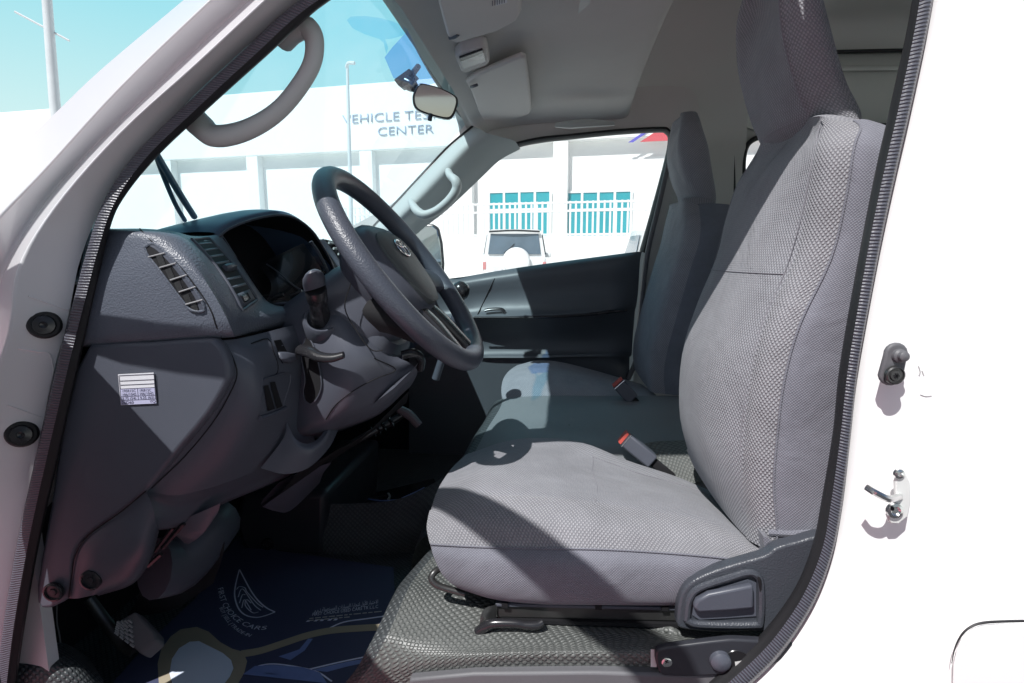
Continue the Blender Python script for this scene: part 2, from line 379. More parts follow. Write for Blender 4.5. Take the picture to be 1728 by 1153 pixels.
# ------------------------------------------------------------------ vehicle test building
YC = 25.0; ANG = math.radians(-8.5)
bo = thing('building', 'long white vehicle testing building with teal windows and columns', 'building', (-6, YC, .45))
DX = V((math.cos(ANG), math.sin(ANG), 0)); DY = V((-math.sin(ANG), math.cos(ANG), 0)); OB = V((0, YC, 0))
def B(u, w, z): return OB+DX*u+DY*w+V((0, 0, z))
RB = Matrix.Rotation(ANG, 3, 'Z')
def bbox(mb, u0, u1, w0, w1, z0, z1):
    mb.box(B((u0+u1)/2, (w0+w1)/2, (z0+z1)/2), (abs(u1-u0), abs(w1-w0), abs(z1-z0)), RB)
def uof(px_, py_, w=0.):    # where along the front a sight line lands
    h = hit(px_, py_, B(0, w, 0), DY); return (h-OB).dot(DX), h.z
zs_ = uof(700, 250)[1]; zt = uof(430, 156)[1]; zb = .42
mb = MB(); bbox(mb, -60, 40, .45, 9, zb, zt-.3); mb.build('wall', M['facade'], bo)
mb = MB(); bbox(mb, -60, 40, 0, .46, zs_, zt); mb.build('parapet', M['facade'], bo, bevel=.03)
cols_ = [uof(x, 330)[0] for x in (203, 428, 619, 785, 945)]
st = (cols_[-1]-cols_[1])/3
us = [cols_[1]-st*k for k in range(6, 0, -1)]+cols_[1:]+[cols_[-1]+st*k for k in (1, 2, 3, 4, 5)]
for u in us:
    mb = MB(); bbox(mb, u-.33, u+.33, .02, .46, zb, zs_); mb.build('column', M['facade'], bo, bevel=.02)
mb = MB()
for a_, b_ in zip(us, us[1:]): bbox(mb, a_+.55, b_-.5, .41, .45, zb+.02, zs_-.75)
o = mb.build('shutter', M['facade2'], bo)
for x0, x1 in ((826, 930), (956, 1066)):
    u0, z1 = uof(x0, 325, .45); u1, _ = uof(x1, 325, .45); z0 = uof(x0, 404, .45)[1]
    mb = MB(); bbox(mb, u0, u1, 0.35, .407, z0, z1); w = mb.build('window', M['teal'], bo)
    mb = MB()
    for k in range(5): u = u0+(u1-u0)*k/4; bbox(mb, u-.055, u+.055, 0.31, .353, z0, z1)
    for z in (z0, z0+(z1-z0)*.62, z1): bbox(mb, u0, u1, 0.315, .356, z-.05, z+.05)
    mb.build('frame', M['white'], w)
# lettering on the front
def letter_line(txt, x0, x1, ybase, cap):
    u0, z0 = uof(x0, ybase); u1, z1 = uof(x1, ybase)
    zc = uof(x0, ybase-cap)[1]-z0
    mb = MB(); text_at(mb, txt, B(u0, -.035, (z0+z1)/2), DX, V((0, 0, 1)), zc/.70, width=u1-u0, thin=-.014)
    bmt = bmesh.new(); vs = [bmt.verts.new(p) for p in mb.v]; [bmt.faces.new([vs[i] for i in f]) for f in mb.f]
    seen = set()
    for v0 in vs:                                  # every letter a part of its own
        if v0 in seen: continue
        st_k = [v0]; comp = []; seen.add(v0)
        while st_k:
            v = st_k.pop(); comp.append(v)
            for e in v.link_edges:
                o_ = e.other_vert(v)
                if o_ not in seen: seen.add(o_); st_k.append(o_)
        idx = {v: i for i, v in enumerate(comp)}; fs = {f for v in comp for f in v.link_faces}
        if fs: MB().add([v.co.copy() for v in comp], [tuple(idx[v] for v in f.verts) for f in fs]).build('letter', M['letter'], bo, solid=.03, offset=0)
    bmt.free()
letter_line('VEHICLE TESTING', 578, 788, 203.3, 15); letter_line('CENTER', 637, 732, 227, 14.5)
u0, z0 = uof(1048, 241); u1, z1 = uof(1066, 226)
zr0, zr1 = uof(1080, 240)[1], uof(1080, 210)[1]
ua, ub = uof(1060, 240)[0], uof(1078, 240)[0]
mb = MB().prism([B(ua, -.04, zr0), B(ub-.25, -.04, zr0), B(ub+.9, -.04, zr1), B(ua+1.15, -.04, zr1)], DY*.03); mb.build('stripe', M['bluep'], bo)
mb = MB().prism([B(ub+.05, -.045, zr0), B(ub+30, -.045, zr0), B(ub+30, -.045, zr1), B(ub+1.25, -.045, zr1)], DY*.03); mb.build('stripe', M['redp'], bo)
# ------------------------------------------------------------------ fence and low wall in front of it
WF = -4.0
fe = thing('fence', 'white steel bar fence on a low white wall before the windows', 'fence', B(0, WF, .45))
zf1 = uof(900, 341, WF)[1]; zf0 = uof(900, 399, WF)[1]
mb = MB(); bbox(mb, -50, 30, WF-.1, WF+.1, .40, zf0); mb.build('low_wall', M['facade'], fe, bevel=.01)
mb = MB(); u = uof(560, 370, WF)[0]; uL = u
while u < 14: bbox(mb, u-.035, u+.035, WF-.03, WF+.03, zf0+.002, zf1); u += .215
mb.build('bars', M['white'], fe)
mb = MB()
for z in (zf0+.06, zf0+(zf1-zf0)*.72, zf1-.05): bbox(mb, uL, 14, WF-.045, WF-.025+.07, z-.035, z+.035)
mb.build('rail', M['white'], fe)
# ------------------------------------------------------------------ street lamp, utility pole
def gz(y): return interp(list(zip(ys, zs)), y)
b0 = P(589, 330, 19); 
lp = thing('street_lamp', 'slim grey street lamp seen through the windscreen', 'street lamp', (b0.x, 19, gz(19)))
tp = P(586, 112, 19)
MB().tube([V((b0.x, 19, gz(19))), V((tp.x, 19, tp.z))], [.085, .05], 10, 1).build('pole', M['pole'], lp)
MB().tube([V((tp.x-.03, 19, tp.z-.05)), V((tp.x+.06, 18.95, tp.z+.08)), V((tp.x+.3, 18.9, tp.z+.06))], .06, 8).build('lamp_head', M['pole'], lp)
t0 = P(78, -60, 12); t1 = P(92, 170, 12)
up = thing('utility_pole', 'pale pole with a thin crossbar against the sky', 'utility pole', (t1.x+.15, 12, gz(12)))
MB().tube([V((t1.x+.02, 12, gz(12))), V((t1.x, 12, t1.z)), V((t0.x, 12, t0.z+1))], [.13, .11, .09], 10, 1).build('pole', M['pole'], up)
MB().tube([P(25, 20, 11.9), P(117, 69, 12.1)], .025, 6, 1).build('crossbar', M['pole'], up)
# ------------------------------------------------------------------ parked cars beyond
def suv(loc, rz, label, cat='car', group='white cars parked beyond the van'):
    t = thing('parked_car', label, cat, loc, group); t.rotation_euler = (0, 0, rz)
    LOC[t.name] = V((0, 0, 0))
    # local: rear at y=0, nose towards +y, ground z=0
    sec = lambda y, w, z0, z1: [V((x, y, z)) for x, z in ((-w*.92, z0), (-w, z0+.12), (-w, z1-.1), (-w*.95, z1), (w*.95, z1), (w, z1-.1), (w, z0+.12), (w*.92, z0), (-w*.92, z0))]
    MB().sheet([sec(0, .86, .42, .98), sec(.06, .92, .36, 1.06), sec(1.5, .93, .34, 1.08), sec(3.2, .93, .34, 1.06), sec(4.2, .88, .36, .98), sec(4.35, .8, .45, .85)], 2, 2, True, True).poly(sec(0, .86, .42, .98)[:-1]).build('body', M['carw'], t, bevel=.03)
    top = lambda y, w0, w1, z0, z1: [V((-w0, y, z0)), V((-w1, y, z1)), V((-w1*.85, y, z1+.05)), V((w1*.85, y, z1+.05)), V((w1, y, z1)), V((w0, y, z0))]
    cab = MB(); a = [top(.10, .88, .76, 1.06, 1.78), top(1.4, .9, .78, 1.07, 1.84), top(2.3, .9, .76, 1.07, 1.80), top(3.0, .88, .84, 1.05, 1.08)]
    cab.sheet(a, 1, 3, True, False); cab.poly([V((-.88, .10, 1.06)), V((-.76, .10, 1.78)), V((-.65, .10, 1.83)), V((.65, .10, 1.83)), V((.76, .10, 1.78)), V((.88, .10, 1.06))])
    cab.build('cabin', M['carw'], t)
    MB().prism([V((-.76, .085, 1.12)), V((-.68, .085, 1.70)), V((.68, .085, 1.70)), V((.76, .085, 1.12))], (0, -.03, 0)).build('rear_window', M['carg'], t, bevel=.015)
    MB().tube([V((-.72, .03, 1.76)), V((0, -.02, 1.79)), V((.72, .03, 1.76))], .035, 6, 3, flat=.6).build('spoiler', M['black'], t)
    MB().lathe((.06, -.02, .92), (0, -1, 0), [(0, .38), (.10, .40), (.17, .36), (.2, .24), (.205, .0)], 28, False).build('spare_wheel_cover', M['carw'], t)
    for s in (-1, 1):
        MB().box((s*.86, .02, .80), (.10, .06, .22)).build('tail_lamp', M['tail'], t, bevel=.01)
        MB().prism([V((s*.905, .35, 1.12)), V((s*.80, .35, 1.70)), V((s*.80, 1.9, 1.72)), V((s*.905, 2.6, 1.12))], (s*.012, 0, 0)).build('side_window', M['carg'], t)
        MB().box((s*1.04, 2.6, 1.12), (.2, .1, .16)).build('door_mirror', M['carw'], t, bevel=.03)
        for y in (.75, 3.45):
            w = MB().lathe((s*.7, y, .36), (s, 0, 0), [(0, .33), (.03, .36), (.2, .36), (.22, .32)], 24).build('wheel', M['tyre'], t)
            MB().lathe((s*.905, y, .36), (s, 0, 0), [(0, .22), (.02, .2), (.025, .05)], 18).build('rim', M['pole'], w)
    MB().prism([V((-.62, -.045, .66)), V((-.62, -.045, .78)), V((-.36, -.045, .78)), V((-.36, -.045, .66))], (0, -.012, 0)).build('number_plate', M['sticker'], t)
    MB().tube([V((-.30, .045, 1.16)), V((-.12, .04, 1.3)), V((.0, .045, 1.42))], .012, 6, 3).build('rear_wiper', M['black'], t)
    for sx_ in (-.42, .42):
        MB().tube([V((sx_, .9, .9)), V((sx_, .98, 1.35)), V((sx_, .97, 1.55))], [.2, .2, .12], 10, 3, flat=.5).build('seat', M['black'], t)
    MB().box((0, -.05, .5), (1.7, .16, .2)).build('bumper', M['carw'], t, bevel=.04)
    return t
p = P(868, 440, 15.2); suv((p.x, 15.2, gz(15.2)+.02), .05, 'white off-road car seen from behind with dark rear window and spare wheel cover')
p = P(1092, 440, 13.0); suv((p.x+.75, 13.6, gz(13.0)-.05), .02, 'white car cut off by the right edge of the passenger window')
p = P(545, 440, 19); suv((p.x, 19.2, gz(19)-.6), .1, 'white car far behind the steering wheel rim')
# ------------------------------------------------------------------ the van: shell
van = thing('van_body', 'white van body around the open front door, with pillars, roof lining and floor', 'van', (0, .7, .3))
# --- driver side front pillar: a pressed strip with steps, from the screen side round to the door seal
L0 = px([(420, -95, .05), (310, 0, .05), (170, 118, .05), (88, 196, .05), (-10, 285, .04), (-90, 370, .03), (-150, 480, .02), (-200, 700, .0), (-260, 1250, 0)])
L1 = px([(462, -95), (355, 0), (200, 150), (70, 292), (-10, 375), (-70, 455), (-110, 560), (-160, 740), (-200, 1250)], .004)
L2 = px([(490, -95), (385, 0), (240, 135), (105, 282), (25, 375), (-30, 465), (-60, 570), (-100, 745), (-140, 1250)], .022)
L3 = px([(522, -95), (418, 0), (300, 110), (150, 255), (62, 357), (5, 460), (-15, 565), (-60, 740), (-110, 1250)], .036)
L4 = px([(548, -95), (446, 0), (330, 108), (200, 226), (90, 352), (30, 455), (15, 560), (-30, 735), (-90, 1250)], .004)
L5 = px([(580, -95), (478, 0), (360, 108), (245, 217), (150, 335), (96, 450), (70, 560), (25, 740), (-50, 1250)], .032)
L6 = px([(612, -95), (506, 0), (395, 98), (290, 199), (190, 318), (138, 430), (113, 545), (70, 730), (-10, 1250)], .050)
mb = MB().sheet([L0, L1, L2, L3, L4, L5, L6], 5, 1, False, True); SF = surf(mb)
fp = mb.build('front_pillar', M['paint'], van, bevel=.0035, bseg=3, smooth=30)
# the pillar's screen-side return
mb = MB().sheet([L0, [p+V((-.06, .10, .05)) for p in L0], [p+V((-.05, .17, .03)) for p in L0]], 5, 2, False, True); mb.build('pillar_return', M['paint'], van)
for (bx, by) in ((75, 548), (37, 732)):
    c = SF(bx, by, .003)
    b1 = MB().lathe(c, (.62, -.78, .06), [(-.006, .0205), (.001, .0205), (.004, .018), (.004, .0145)], 28).build('door_stop', M['rubber'], fp)
    MB().lathe(c+V((.002, -.0025, 0)), (.62, -.78, .06), [(0, .0145), (.006, .013), (.0075, .005), (.005, .0045), (.003, 0)], 24, False).build('bolt', M['gloss'], fp)
# little pressed ridges on the pillar
for a_, b_ in (((48, 500), (116, 524)), ((30, 588), (102, 600)), ((12, 684), (74, 706))):
    MB().tube([SF(a_[0]+(b_[0]-a_[0])*t, a_[1]+(b_[1]-a_[1])*t, -.0006) for t in (0, .25, .5, .75, 1)], .0018, 6, 3).build('pressed_ridge', M['paint'], fp)
# --- door seal: ribbed lip + soft bulb, one loop round the opening
S_out = px([(640, -70), (506, 0), (400, 95), (297, 192), (222, 268), (174, 342), (148, 420), (122, 515), (92, 630), (58, 780), (28, 920), (5, 1060), (-12, 1200)], .045)
S_mid = px([(672, -70), (530, 5), (425, 97), (325, 190), (245, 268), (192, 345), (166, 420), (140, 520), (110, 640), (76, 785), (46, 925), (22, 1065), (6, 1200)], .028)
S_in = px([(700, -70), (556, 2), (450, 95), (350, 185), (268, 262), (212, 330), (186, 385), (160, 500), (128, 640), (96, 785), (64, 930), (40, 1070), (22, 1200)], .045)
def seal_side(A, Bm, Cc):
    return MB().sheet([A, [a.lerp(b, .5)+V((0, -.008, 0)) for a, b in zip(A, Bm)], Bm], 6, 3)
R_out = px([(1600, -180), (1575, 0), (1540, 170), (1515, 280), (1489, 400), (1465, 525), (1447, 630), (1436, 730), (1422, 850), (1405, 935), (1378, 1010), (1340, 1075), (1300, 1125), (1240, 1180)], .03)
R_mid = px([(1570, -180), (1552, 0), (1519, 170), (1494, 280), (1469, 400), (1447, 525), (1430, 630), (1419, 730), (1403, 845), (1388, 925), (1358, 1000), (1318, 1062), (1278, 1108), (1215, 1165)], .018)
R_in = px([(1556, -180), (1539, 0), (1504, 170), (1479, 280), (1455, 400), (1432, 525), (1415, 630), (1405, 730), (1386, 845), (1372, 915), (1345, 985), (1305, 1045), (1262, 1092), (1195, 1150)], .04)
sl_ = seal_side(S_out, S_mid, S_in)
r_ = seal_side(R_out, R_mid, R_in); sl_.add(r_.v, r_.f, [(u, v) for u, v in r_.uv])
ds = sl_.build('door_seal', M['rib'], van)
mb = MB().sheet([S_mid, [a.lerp(b, .5)+V((0, -.006, 0)) for a, b in zip(S_mid, S_in)], S_in, [p+(p-CAM)*.06+V((-.004, 0, .003)) for p in S_in]], 6, 3)
r_ = MB().sheet([R_mid, [a.lerp(b, .5)+V((0, -.006, 0)) for a, b in zip(R_mid, R_in)], R_in, [p+(p-CAM)*.06+V((.006, 0, 0)) for p in R_in]], 6, 3)
mb.add(r_.v, r_.f, r_.uv); mb.build('seal_bulb', M['rubber'], ds)
# --- centre pillar and rear side panel
Q0 = [p+V((0, .012, 0)) for p in R_out]
def off(pts, dx, y): return [V((p.x+dx, y, p.z)) for p in pts]
cpm = mb = MB().sheet([Q0, off(Q0, .012, .022), off(Q0, .05, .010), off(Q0, .14, .0), off(Q0, .30, -.012), off(Q0, .8, -.02), off(Q0, 3.2, .0)], 4, 3)
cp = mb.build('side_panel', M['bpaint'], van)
# fuel flap with its gap
FL = [(1728, 1048), (1690, 1049), (1660, 1051), (1640, 1057), (1624, 1070), (1612, 1092), (1606, 1120), (1602, 1160), (1598, 1230)]
MB().tube(px(FL[:7], -.019), [.0016, .0016, .0012, .0004], 6, 4).build('panel_gap', M['rubber'], cp)
ff = [P(x, y, -.0195) for x, y in ((1760, 1056), (1690, 1056), (1662, 1058), (1645, 1064), (1630, 1076), (1620, 1097), (1613, 1125), (1610, 1230), (1760, 1230))]
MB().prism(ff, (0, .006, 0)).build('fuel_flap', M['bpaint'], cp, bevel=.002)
# courtesy light switch
c0 = P(1500, 630, -.004); c1 = P(1508, 596, -.004)
out = []
for k in range(9): a = math.pi+math.radians(8)+k*math.pi/8; out.append(c0+V((math.cos(a), 0, math.sin(a)))*.0145)
for k in range(9): a = math.radians(8)+k*math.pi/8; out.append(c1+V((math.cos(a), 0, math.sin(a)))*.0135)
sw = MB().prism(out, (0, -.007, 0)).build('door_switch', M['grey'], cp, bevel=.003, bseg=3)
MB().lathe(c1+V((.002, -.006, -.002)), (.06, -1, .06), [(0, .0088), (.005, .0082), (.007, .006), (.012, .0058), (.0135, .004), (.014, 0)], 20, False).build('plunger', M['grey'], sw)
sc_ = MB().lathe(c0+V((0, -.010, 0)), (0, -1, 0), [(0, .0115), (.004, .011), (.005, .0095), (.003, .009), (.003, .007), (.005, .006), (.0055, 0)], 22, False).build('screw', M['steel'], sw)
for a in (0, math.pi/3, 2*math.pi/3): MB().box(c0+V((0, -.0157, 0)), (.0065, .001, .0014), Matrix.Rotation(a, 3, 'Y')).build('slot', M['black'], sw)
# latch striker
k0 = P(1505, 858, -.008)
pl = [P(x, y, -.006) for x, y in ((1512, 795), (1524, 796), (1531, 812), (1532, 846), (1528, 868), (1512, 881), (1498, 880), (1493, 868), (1499, 850), (1508, 835), (1506, 812))]
ks = MB().prism(pl, (0, -.006, 0)).build('latch_striker', M['zinc'], cp, bevel=.0015)
MB().tube([P(1518, 838, -.012), P(1500, 842, -.03), P(1478, 832, -.034), P(1462, 822, -.026)], [.004, .0045, .004], 8, 4).build('striker_pin', M['chrome'], ks)
MB().lathe(k0+V((0, -.004, 0)), (0, -1, 0), [(0, .010), (.004, .0095), (.005, .006), (.003, .004), (.003, 0)], 20, False).build('screw', M['chrome'], ks)
MB().lathe(P(1516, 799, -.012), (0, -1, 0), [(0, .0065), (.003, .006), (.004, .003), (.002, .002), (.002, 0)], 16, False).build('screw', M['chrome'], ks)
MB().tube([P(1503, 858, -.0165), P(1507, 858, -.0165)], .003, 6, 1).build('slot', M['black'], ks)
for lst in ([(1550, 618), (1553, 628), (1551, 634)], [(1556, 626), (1559, 634)], [(1553, 666), (1562, 669), (1572, 668)]):
    MB().tube([surf(cpm)(x, y, .0004) for x, y in lst], .0007, 5, 2).build('scuff_mark', M['scuff'], cp)
# --- roof outside and lining
LN = lambda r: [W(*p) for p in r]
Yst = (.0, .12, .4, .8, 1.15, 1.38, 1.5)
zst = (.475, .51, .53, .545, .535, .515, .49)
hx = (-.30, -.335, -.345, -.345, -.342, -.335, -.30)
rows = []
for dx, dz in ((0, -.012), (.012, -.016), (.05, .0), (.14, .012), (.26, .02), (.42, .024), (.56, .03), (.60, .045), (.61, .10)):
    w = min(1, dx/.3); rows.append([W(hx[i]*(1-w)-.345*w+dx, Yst[i], zst[i]+dz) for i in range(7)])
rows.insert(0, [W(-.352, Yst[i], min(zst[i]-.02, .503)) for i in range(7)]); rows[1] = [W(min(p.x, -.338), p.y, min(p.z-CZ, .516)) for p in rows[1]]
rl = MB().sheet(rows, 4, 3).build('roof_lining', M['liner'], van, smooth=60)
# rear, higher part of the lining running down to the body side
rows = [[W(x if z > .55 else max(x, .47), y, z) for y, z in ((-.02, .56), (.05, .80), (.2, .90), (.8, .94), (1.3, .92), (1.52, .82), (1.56, .60), (1.57, .46), (1.575, .0), (1.58, -.6))] for x in (.24, .30, .5, .71)]
MB().sheet(rows, 3, 2).build('rear_lining', M['liner2'], van)
rows = [[W(x if z > .55 else max(x, .47), y, z) for y, z in ((-.02, .5), (.05, .80), (.2, .92), (.8, .96), (1.3, .94), (1.5, .90), (1.60, .86), (1.63, .70))] for x in (.71, 1.2, 2.2, 3.2)]
MB().sheet(rows, 3, 2).build('cargo_roof_lining', M['liner2'], van)
# roof skin
rows = [[W(x, y, z) for y, z in ((-.0, z0-.12), (.06, z0), (.4, z0+.07), (.8, z0+.09), (1.2, z0+.07), (1.54, z0), (1.6, z0-.12))] for x, z0 in ((-.40, .52), (-.3, .60), (0, .72), (.3, .95), (.8, 1.03), (3.2, 1.03))]
MB().sheet(rows, 3, 3).build('roof', M['paint'], van)
# cargo side wall with its window, back wall
def wallpt(x, y): return P(x, y, 1.6)
wo = [wallpt(*q) for q in ((1236, 900), (1236, 300), (1233, 240), (1240, 150), (1252, 118), (1275, 100), (1310, 94), (1420, 91), (1560, 88), (2600, 70), (2600, 900))]
win = [wallpt(*q) for q in ((1260, 340), (1253, 305), (1252, 275), (1257, 250), (1270, 237), (1296, 230), (1340, 225), (1700, 225), (1700, 420), (1300, 420), (1275, 385))]
mb = MB(); n0, n1 = len(wo), len(win)
bmx = bmesh.new(); vo_ = [bmx.verts.new(p) for p in wo]; vi_ = [bmx.verts.new(p) for p in win]
ed = [bmx.edges.new((vo_[i], vo_[(i+1) % n0])) for i in range(n0)]+[bmx.edges.new((vi_[i], vi_[(i+1) % n1])) for i in range(n1)]
bmesh.ops.triangle_fill(bmx, edges=ed, use_beauty=True, normal=(0, -1, 0))
bmx.verts.index_update(); mb.add([v.co.copy() for v in bmx.verts], [tuple(v.index for v in f.verts) for f in bmx.faces]); bmx.free()
cw = mb.build('cargo_wall', M['wallp'], van, solid=.03, offset=0)
MB().tube([p+V((0, -.022, 0)) for p in wo[:9]], .007, 8, 4).build('panel_gap', M['rubber'], cw)
MB().tube([p+V((0, -.02, 0)) for p in win+win[:2]], .011, 10, 4, flat=.8).build('window_seal', M['rubber'], cw)
MB().poly([p+V((0, .02, 0)) for p in win]).build('pane', M['side'], cw)
MB().tube([P(1262, 115, 1.585), P(1275, 125, 1.58), P(1262, 165, 1.58), P(1258, 205, 1.585), P(1275, 215, 1.585)], .02, 8, 5, flat=.5).build('pressed_ridge', M['wallp'], cw)
MB().tube([P(1300, 118, 1.585), P(1400, 116, 1.58), P(1600, 114, 1.585)], .016, 8, 3, flat=.5).build('pressed_ridge', M['wallp'], cw)
MB().box(W(3.2, .8, -.45), (.03, 1.7, 1.0)).build('back_wall', M['wallp'], van)
MB().poly([W(3.2, 0, .05), W(3.2, 1.6, .05), W(3.2, 1.6, .9), W(3.2, 0, .9)]).build('rear_window', M['side'], van)
MB().box(W(1.9, 1.62, -.55), (2.6, .03, .9)).build('outer_skin', M['paint'], van)
MB().box(W(1.2, .8, -.83), (5.0, 1.66, .04)).build('floor_pan', M['black'], van)
MB().box(W(-1.02, .8, -.4), (.04, 1.62, .84)).build('front_panel', M['black'], van)
MB().box(W(-.76, 1.53, -.52), (.64, .02, .8)).build('cowl_side', M['black'], van)
MB().box(W(-1.12, .8, -.5), (.03, 1.66, .9)).build('nose_panel', M['paint'], van)
MB().prism([W(-1.12, .07, -.92), W(-.85, .07, -.92), W(-.85, .07, -.42), W(-.75, .07, -.32), W(-.75, .07, -.02), W(-1.12, .07, -.22)], (0, .02, 0)).build('front_wing', M['paint'], van)
MB().sheet([[W(-1.13, y, -.22) for y in (.05, .8, 1.55)], [W(-1.02, y, -.12) for y in (.05, .8, 1.55)], [W(-.85, y, -.045) for y in (.05, .8, 1.55)]], 3, 3).build('scuttle', M['paint'], van)
# coat-hook grip recess on the lining, labels on the lining
mb = MB().sheet([px([(936, 209, 1.36), (960, 205, 1.35), (1000, 203, 1.345), (1025, 203, 1.345), (1038, 208, 1.35)]), px([(936, 213, 1.36), (960, 211, 1.335), (1000, 209, 1.33), (1025, 209, 1.335), (1038, 211, 1.35)]), px([(940, 218, 1.36), (960, 218, 1.35), (1000, 216, 1.345), (1025, 214, 1.35), (1037, 212, 1.355)])], 4, 3)
MB().tube([P(938, 211, 1.36), P(965, 210, 1.345), P(1000, 208, 1.34), P(1036, 209, 1.36)], [.012, .022, .020, .010], 10, 4, flat=.5).build('grip_recess', M['trim'], rl)
lb = MB().poly([PZ(975, 24, .548), PZ(981, -10, .548), PZ(997, -10, .548), PZ(995, 8, .548)]); lb.build('label', M['trim'], rl)
# roof lamp between the visors
q = [PZ(x, y, .512) for x, y in ((768, 98), (778, 88), (814, 81), (822, 84), (826, 106), (822, 111), (786, 124), (777, 120))]
ml = MB().prism(q, (0, 0, .03)).build('roof_lamp', M['visor'], rl, bevel=.006, bseg=3)
MB().prism([PZ(x, y, .508) for x, y in ((776, 101), (815, 87), (820, 104), (782, 118))], (0, 0, .006)).build('lamp_lens', M['lamp'], ml, bevel=.002)
MB().prism([PZ(x, y, .506) for x, y in ((775, 99), (814, 85), (816, 90), (777, 105))], (0, 0, .006)).build('lamp_switch', M['gloss'], ml, bevel=.001)
# --- windscreen
WT = (-.335, .52); WB = (-.84, -.03)
wsn = V((WB[1]-WT[1], 0, -(WB[0]-WT[0]))).normalized()
def PW(px_, py_, lift=0.): return hit(px_, py_, W(WT[0], 0, WT[1])+wsn*lift, wsn)
rows = []
for k in range(5):
    t = k/4; rows.append([W(WT[0]+(WB[0]-WT[0])*t-.05*math.sin(math.pi*(y-.06)/1.4)*0, y, WT[1]+(WB[1]-WT[1])*t) for y in (.06, .4, .75, 1.1, 1.44)])
ws = MB().sheet(rows, 2, 2).build('windscreen', M['screen'], van)
MB().poly([PW(x, y, .004 if wsn.x > 0 else -.004) for x, y in ((649, 97), (662, 80), (688, 52), (700, 75), (715, 105), (735, 140), (700, 150), (690, 140), (664, 132))]).build('shade_film', M['film'], ws)  # tinted patch laid on the pane as a painted reflection
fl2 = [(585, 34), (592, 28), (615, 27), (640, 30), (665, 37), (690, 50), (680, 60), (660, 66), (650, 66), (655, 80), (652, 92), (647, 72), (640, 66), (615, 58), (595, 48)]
MB().poly([PW(x, y, .003) for x, y in fl2]).build('faint_film', M['film2'], ws)  # second, paler patch of the painted reflection
hd = [PW(x, y, .012) for x, y in ((640, -60), (668, 0), (700, 72), (735, 135), (770, 185), (790, 208), (797, 216), (788, 226))]
MB().tube(hd, .006, 8, 4).build('screen_seal', M['rubber'], ws)
# --- passenger front pillar trim, with sun on it
PL = px([(800, 214, 1.44), (768, 240, 1.44), (743, 264, 1.44), (680, 332, 1.44), (618, 398, 1.44), (560, 460, 1.44)])
PMm = px([(822, 225, 1.40), (790, 250, 1.40), (765, 276, 1.40), (705, 340, 1.40), (650, 395, 1.40), (600, 450, 1.40)])
PR = px([(868, 238, 1.47), (832, 258, 1.47), (800, 288, 1.47), (740, 345, 1.47), (690, 385, 1.47), (640, 440, 1.47)])
pp = MB().sheet([PL, [a.lerp(b, .5)+V((0, -.012, 0)) for a, b in zip(PL, PMm)], PMm, [a.lerp(b, .55)+V((0, -.004, 0)) for a, b in zip(PMm, PR)], PR, [p+V((.02, .05, -.02)) for p in PR]], 4, 3).build('passenger_pillar_trim', M['trim'], van)
MB().tube([p+V((-.004, .0, .003)) for p in PL], .004, 6, 3).build('screen_seal', M['rubber'], pp)
# grab handles on both pillars
def grab(pts, r, name='grab_handle', flat=1.25):
    mb = MB().tube(pts, r, 14, 7, flat=flat); return mb.build(name, M['trim'], van)
grab([P(757, 289, 1.41), P(760, 297, 1.36), P(769, 306, 1.33), P(770, 320, 1.33), P(758, 338, 1.33), P(738, 355, 1.33), P(718, 363, 1.33), P(706, 358, 1.34), P(698, 348, 1.37), P(694, 340, 1.41)], [.012, .014, .017, .0165, .0155, .0155, .0165, .017, .014, .012])
grab([P(478, 68, .10), P(497, 50, .085), P(520, 48, .08), P(531, 75, .08), P(521, 120, .08), P(475, 182, .08), P(420, 218, .08), P(365, 230, .08), P(338, 212, .085), P(318, 190, .10)], [.016, .0165, .0145, .0125, .0118, .012, .0135, .0155, .018, .018], flat=1.0)
# driver pillar inner trim (thin, behind the seal)
mb = MB().sheet([[p+(p-CAM)*k+V((-.004-.12*k, 0, .003+.12*k)) for p in S_in[:8]] for k in (.06, .11, .18)], 4, 2); mb.build('driver_pillar_trim', M['trim'], van)
# --- open driver's door, swung forward out of the frame
hx0 = -.83
import mathutils
dang = math.radians(DOOR_ANG)
dd = V((-math.cos(dang)*0, 0, 0))
e1 = V((-math.sin(dang-math.pi/2), -math.cos(dang-math.pi/2), 0))      # from hinge to the door's free edge
def D(s, z): return V((hx0, -.02, CZ))+e1*s+V((0, 0, z))
nrm = V((-e1.y, e1.x, 0))
dr = MB().prism([D(0, -.75), D(.92, -.75), D(.98, -.5), D(.98, -.03), D(.30, .025), D(.0, .075)], nrm*-.05).build('open_door', M['paint'], van, bevel=.01)
fr_ = [D(.0, .07), D(.14, .165), D(.38, .40), D(.50, .47), D(.80, .50), D(.90, .46), D(.95, .25), D(.97, -.06)]
MB().tube([p-nrm*.025 for p in fr_], [.013, .014, .018, .028, .034, .034, .03], 8, 3, flat=1.5, up=nrm).build('window_frame', M['paint'], dr)
# --- windscreen wiper
wp = thing('windscreen_wiper', 'dark blue-grey wiper arm lying on the outside of the windscreen', 'wiper', PW(300, 330, -.02))
MB().tube([PW(262, 258, -.02), PW(275, 280, -.02), PW(305, 330, -.02), PW(328, 366, -.02)], .006, 8, 3).build('wiper_arm', M['bluebar'], wp)
MB().tube([PW(264, 265, -.014), PW(276, 298, -.012), PW(296, 345, -.012), PW(312, 372, -.012)], .0042, 8, 3).build('wiper_blade', M['bluebar'], wp)
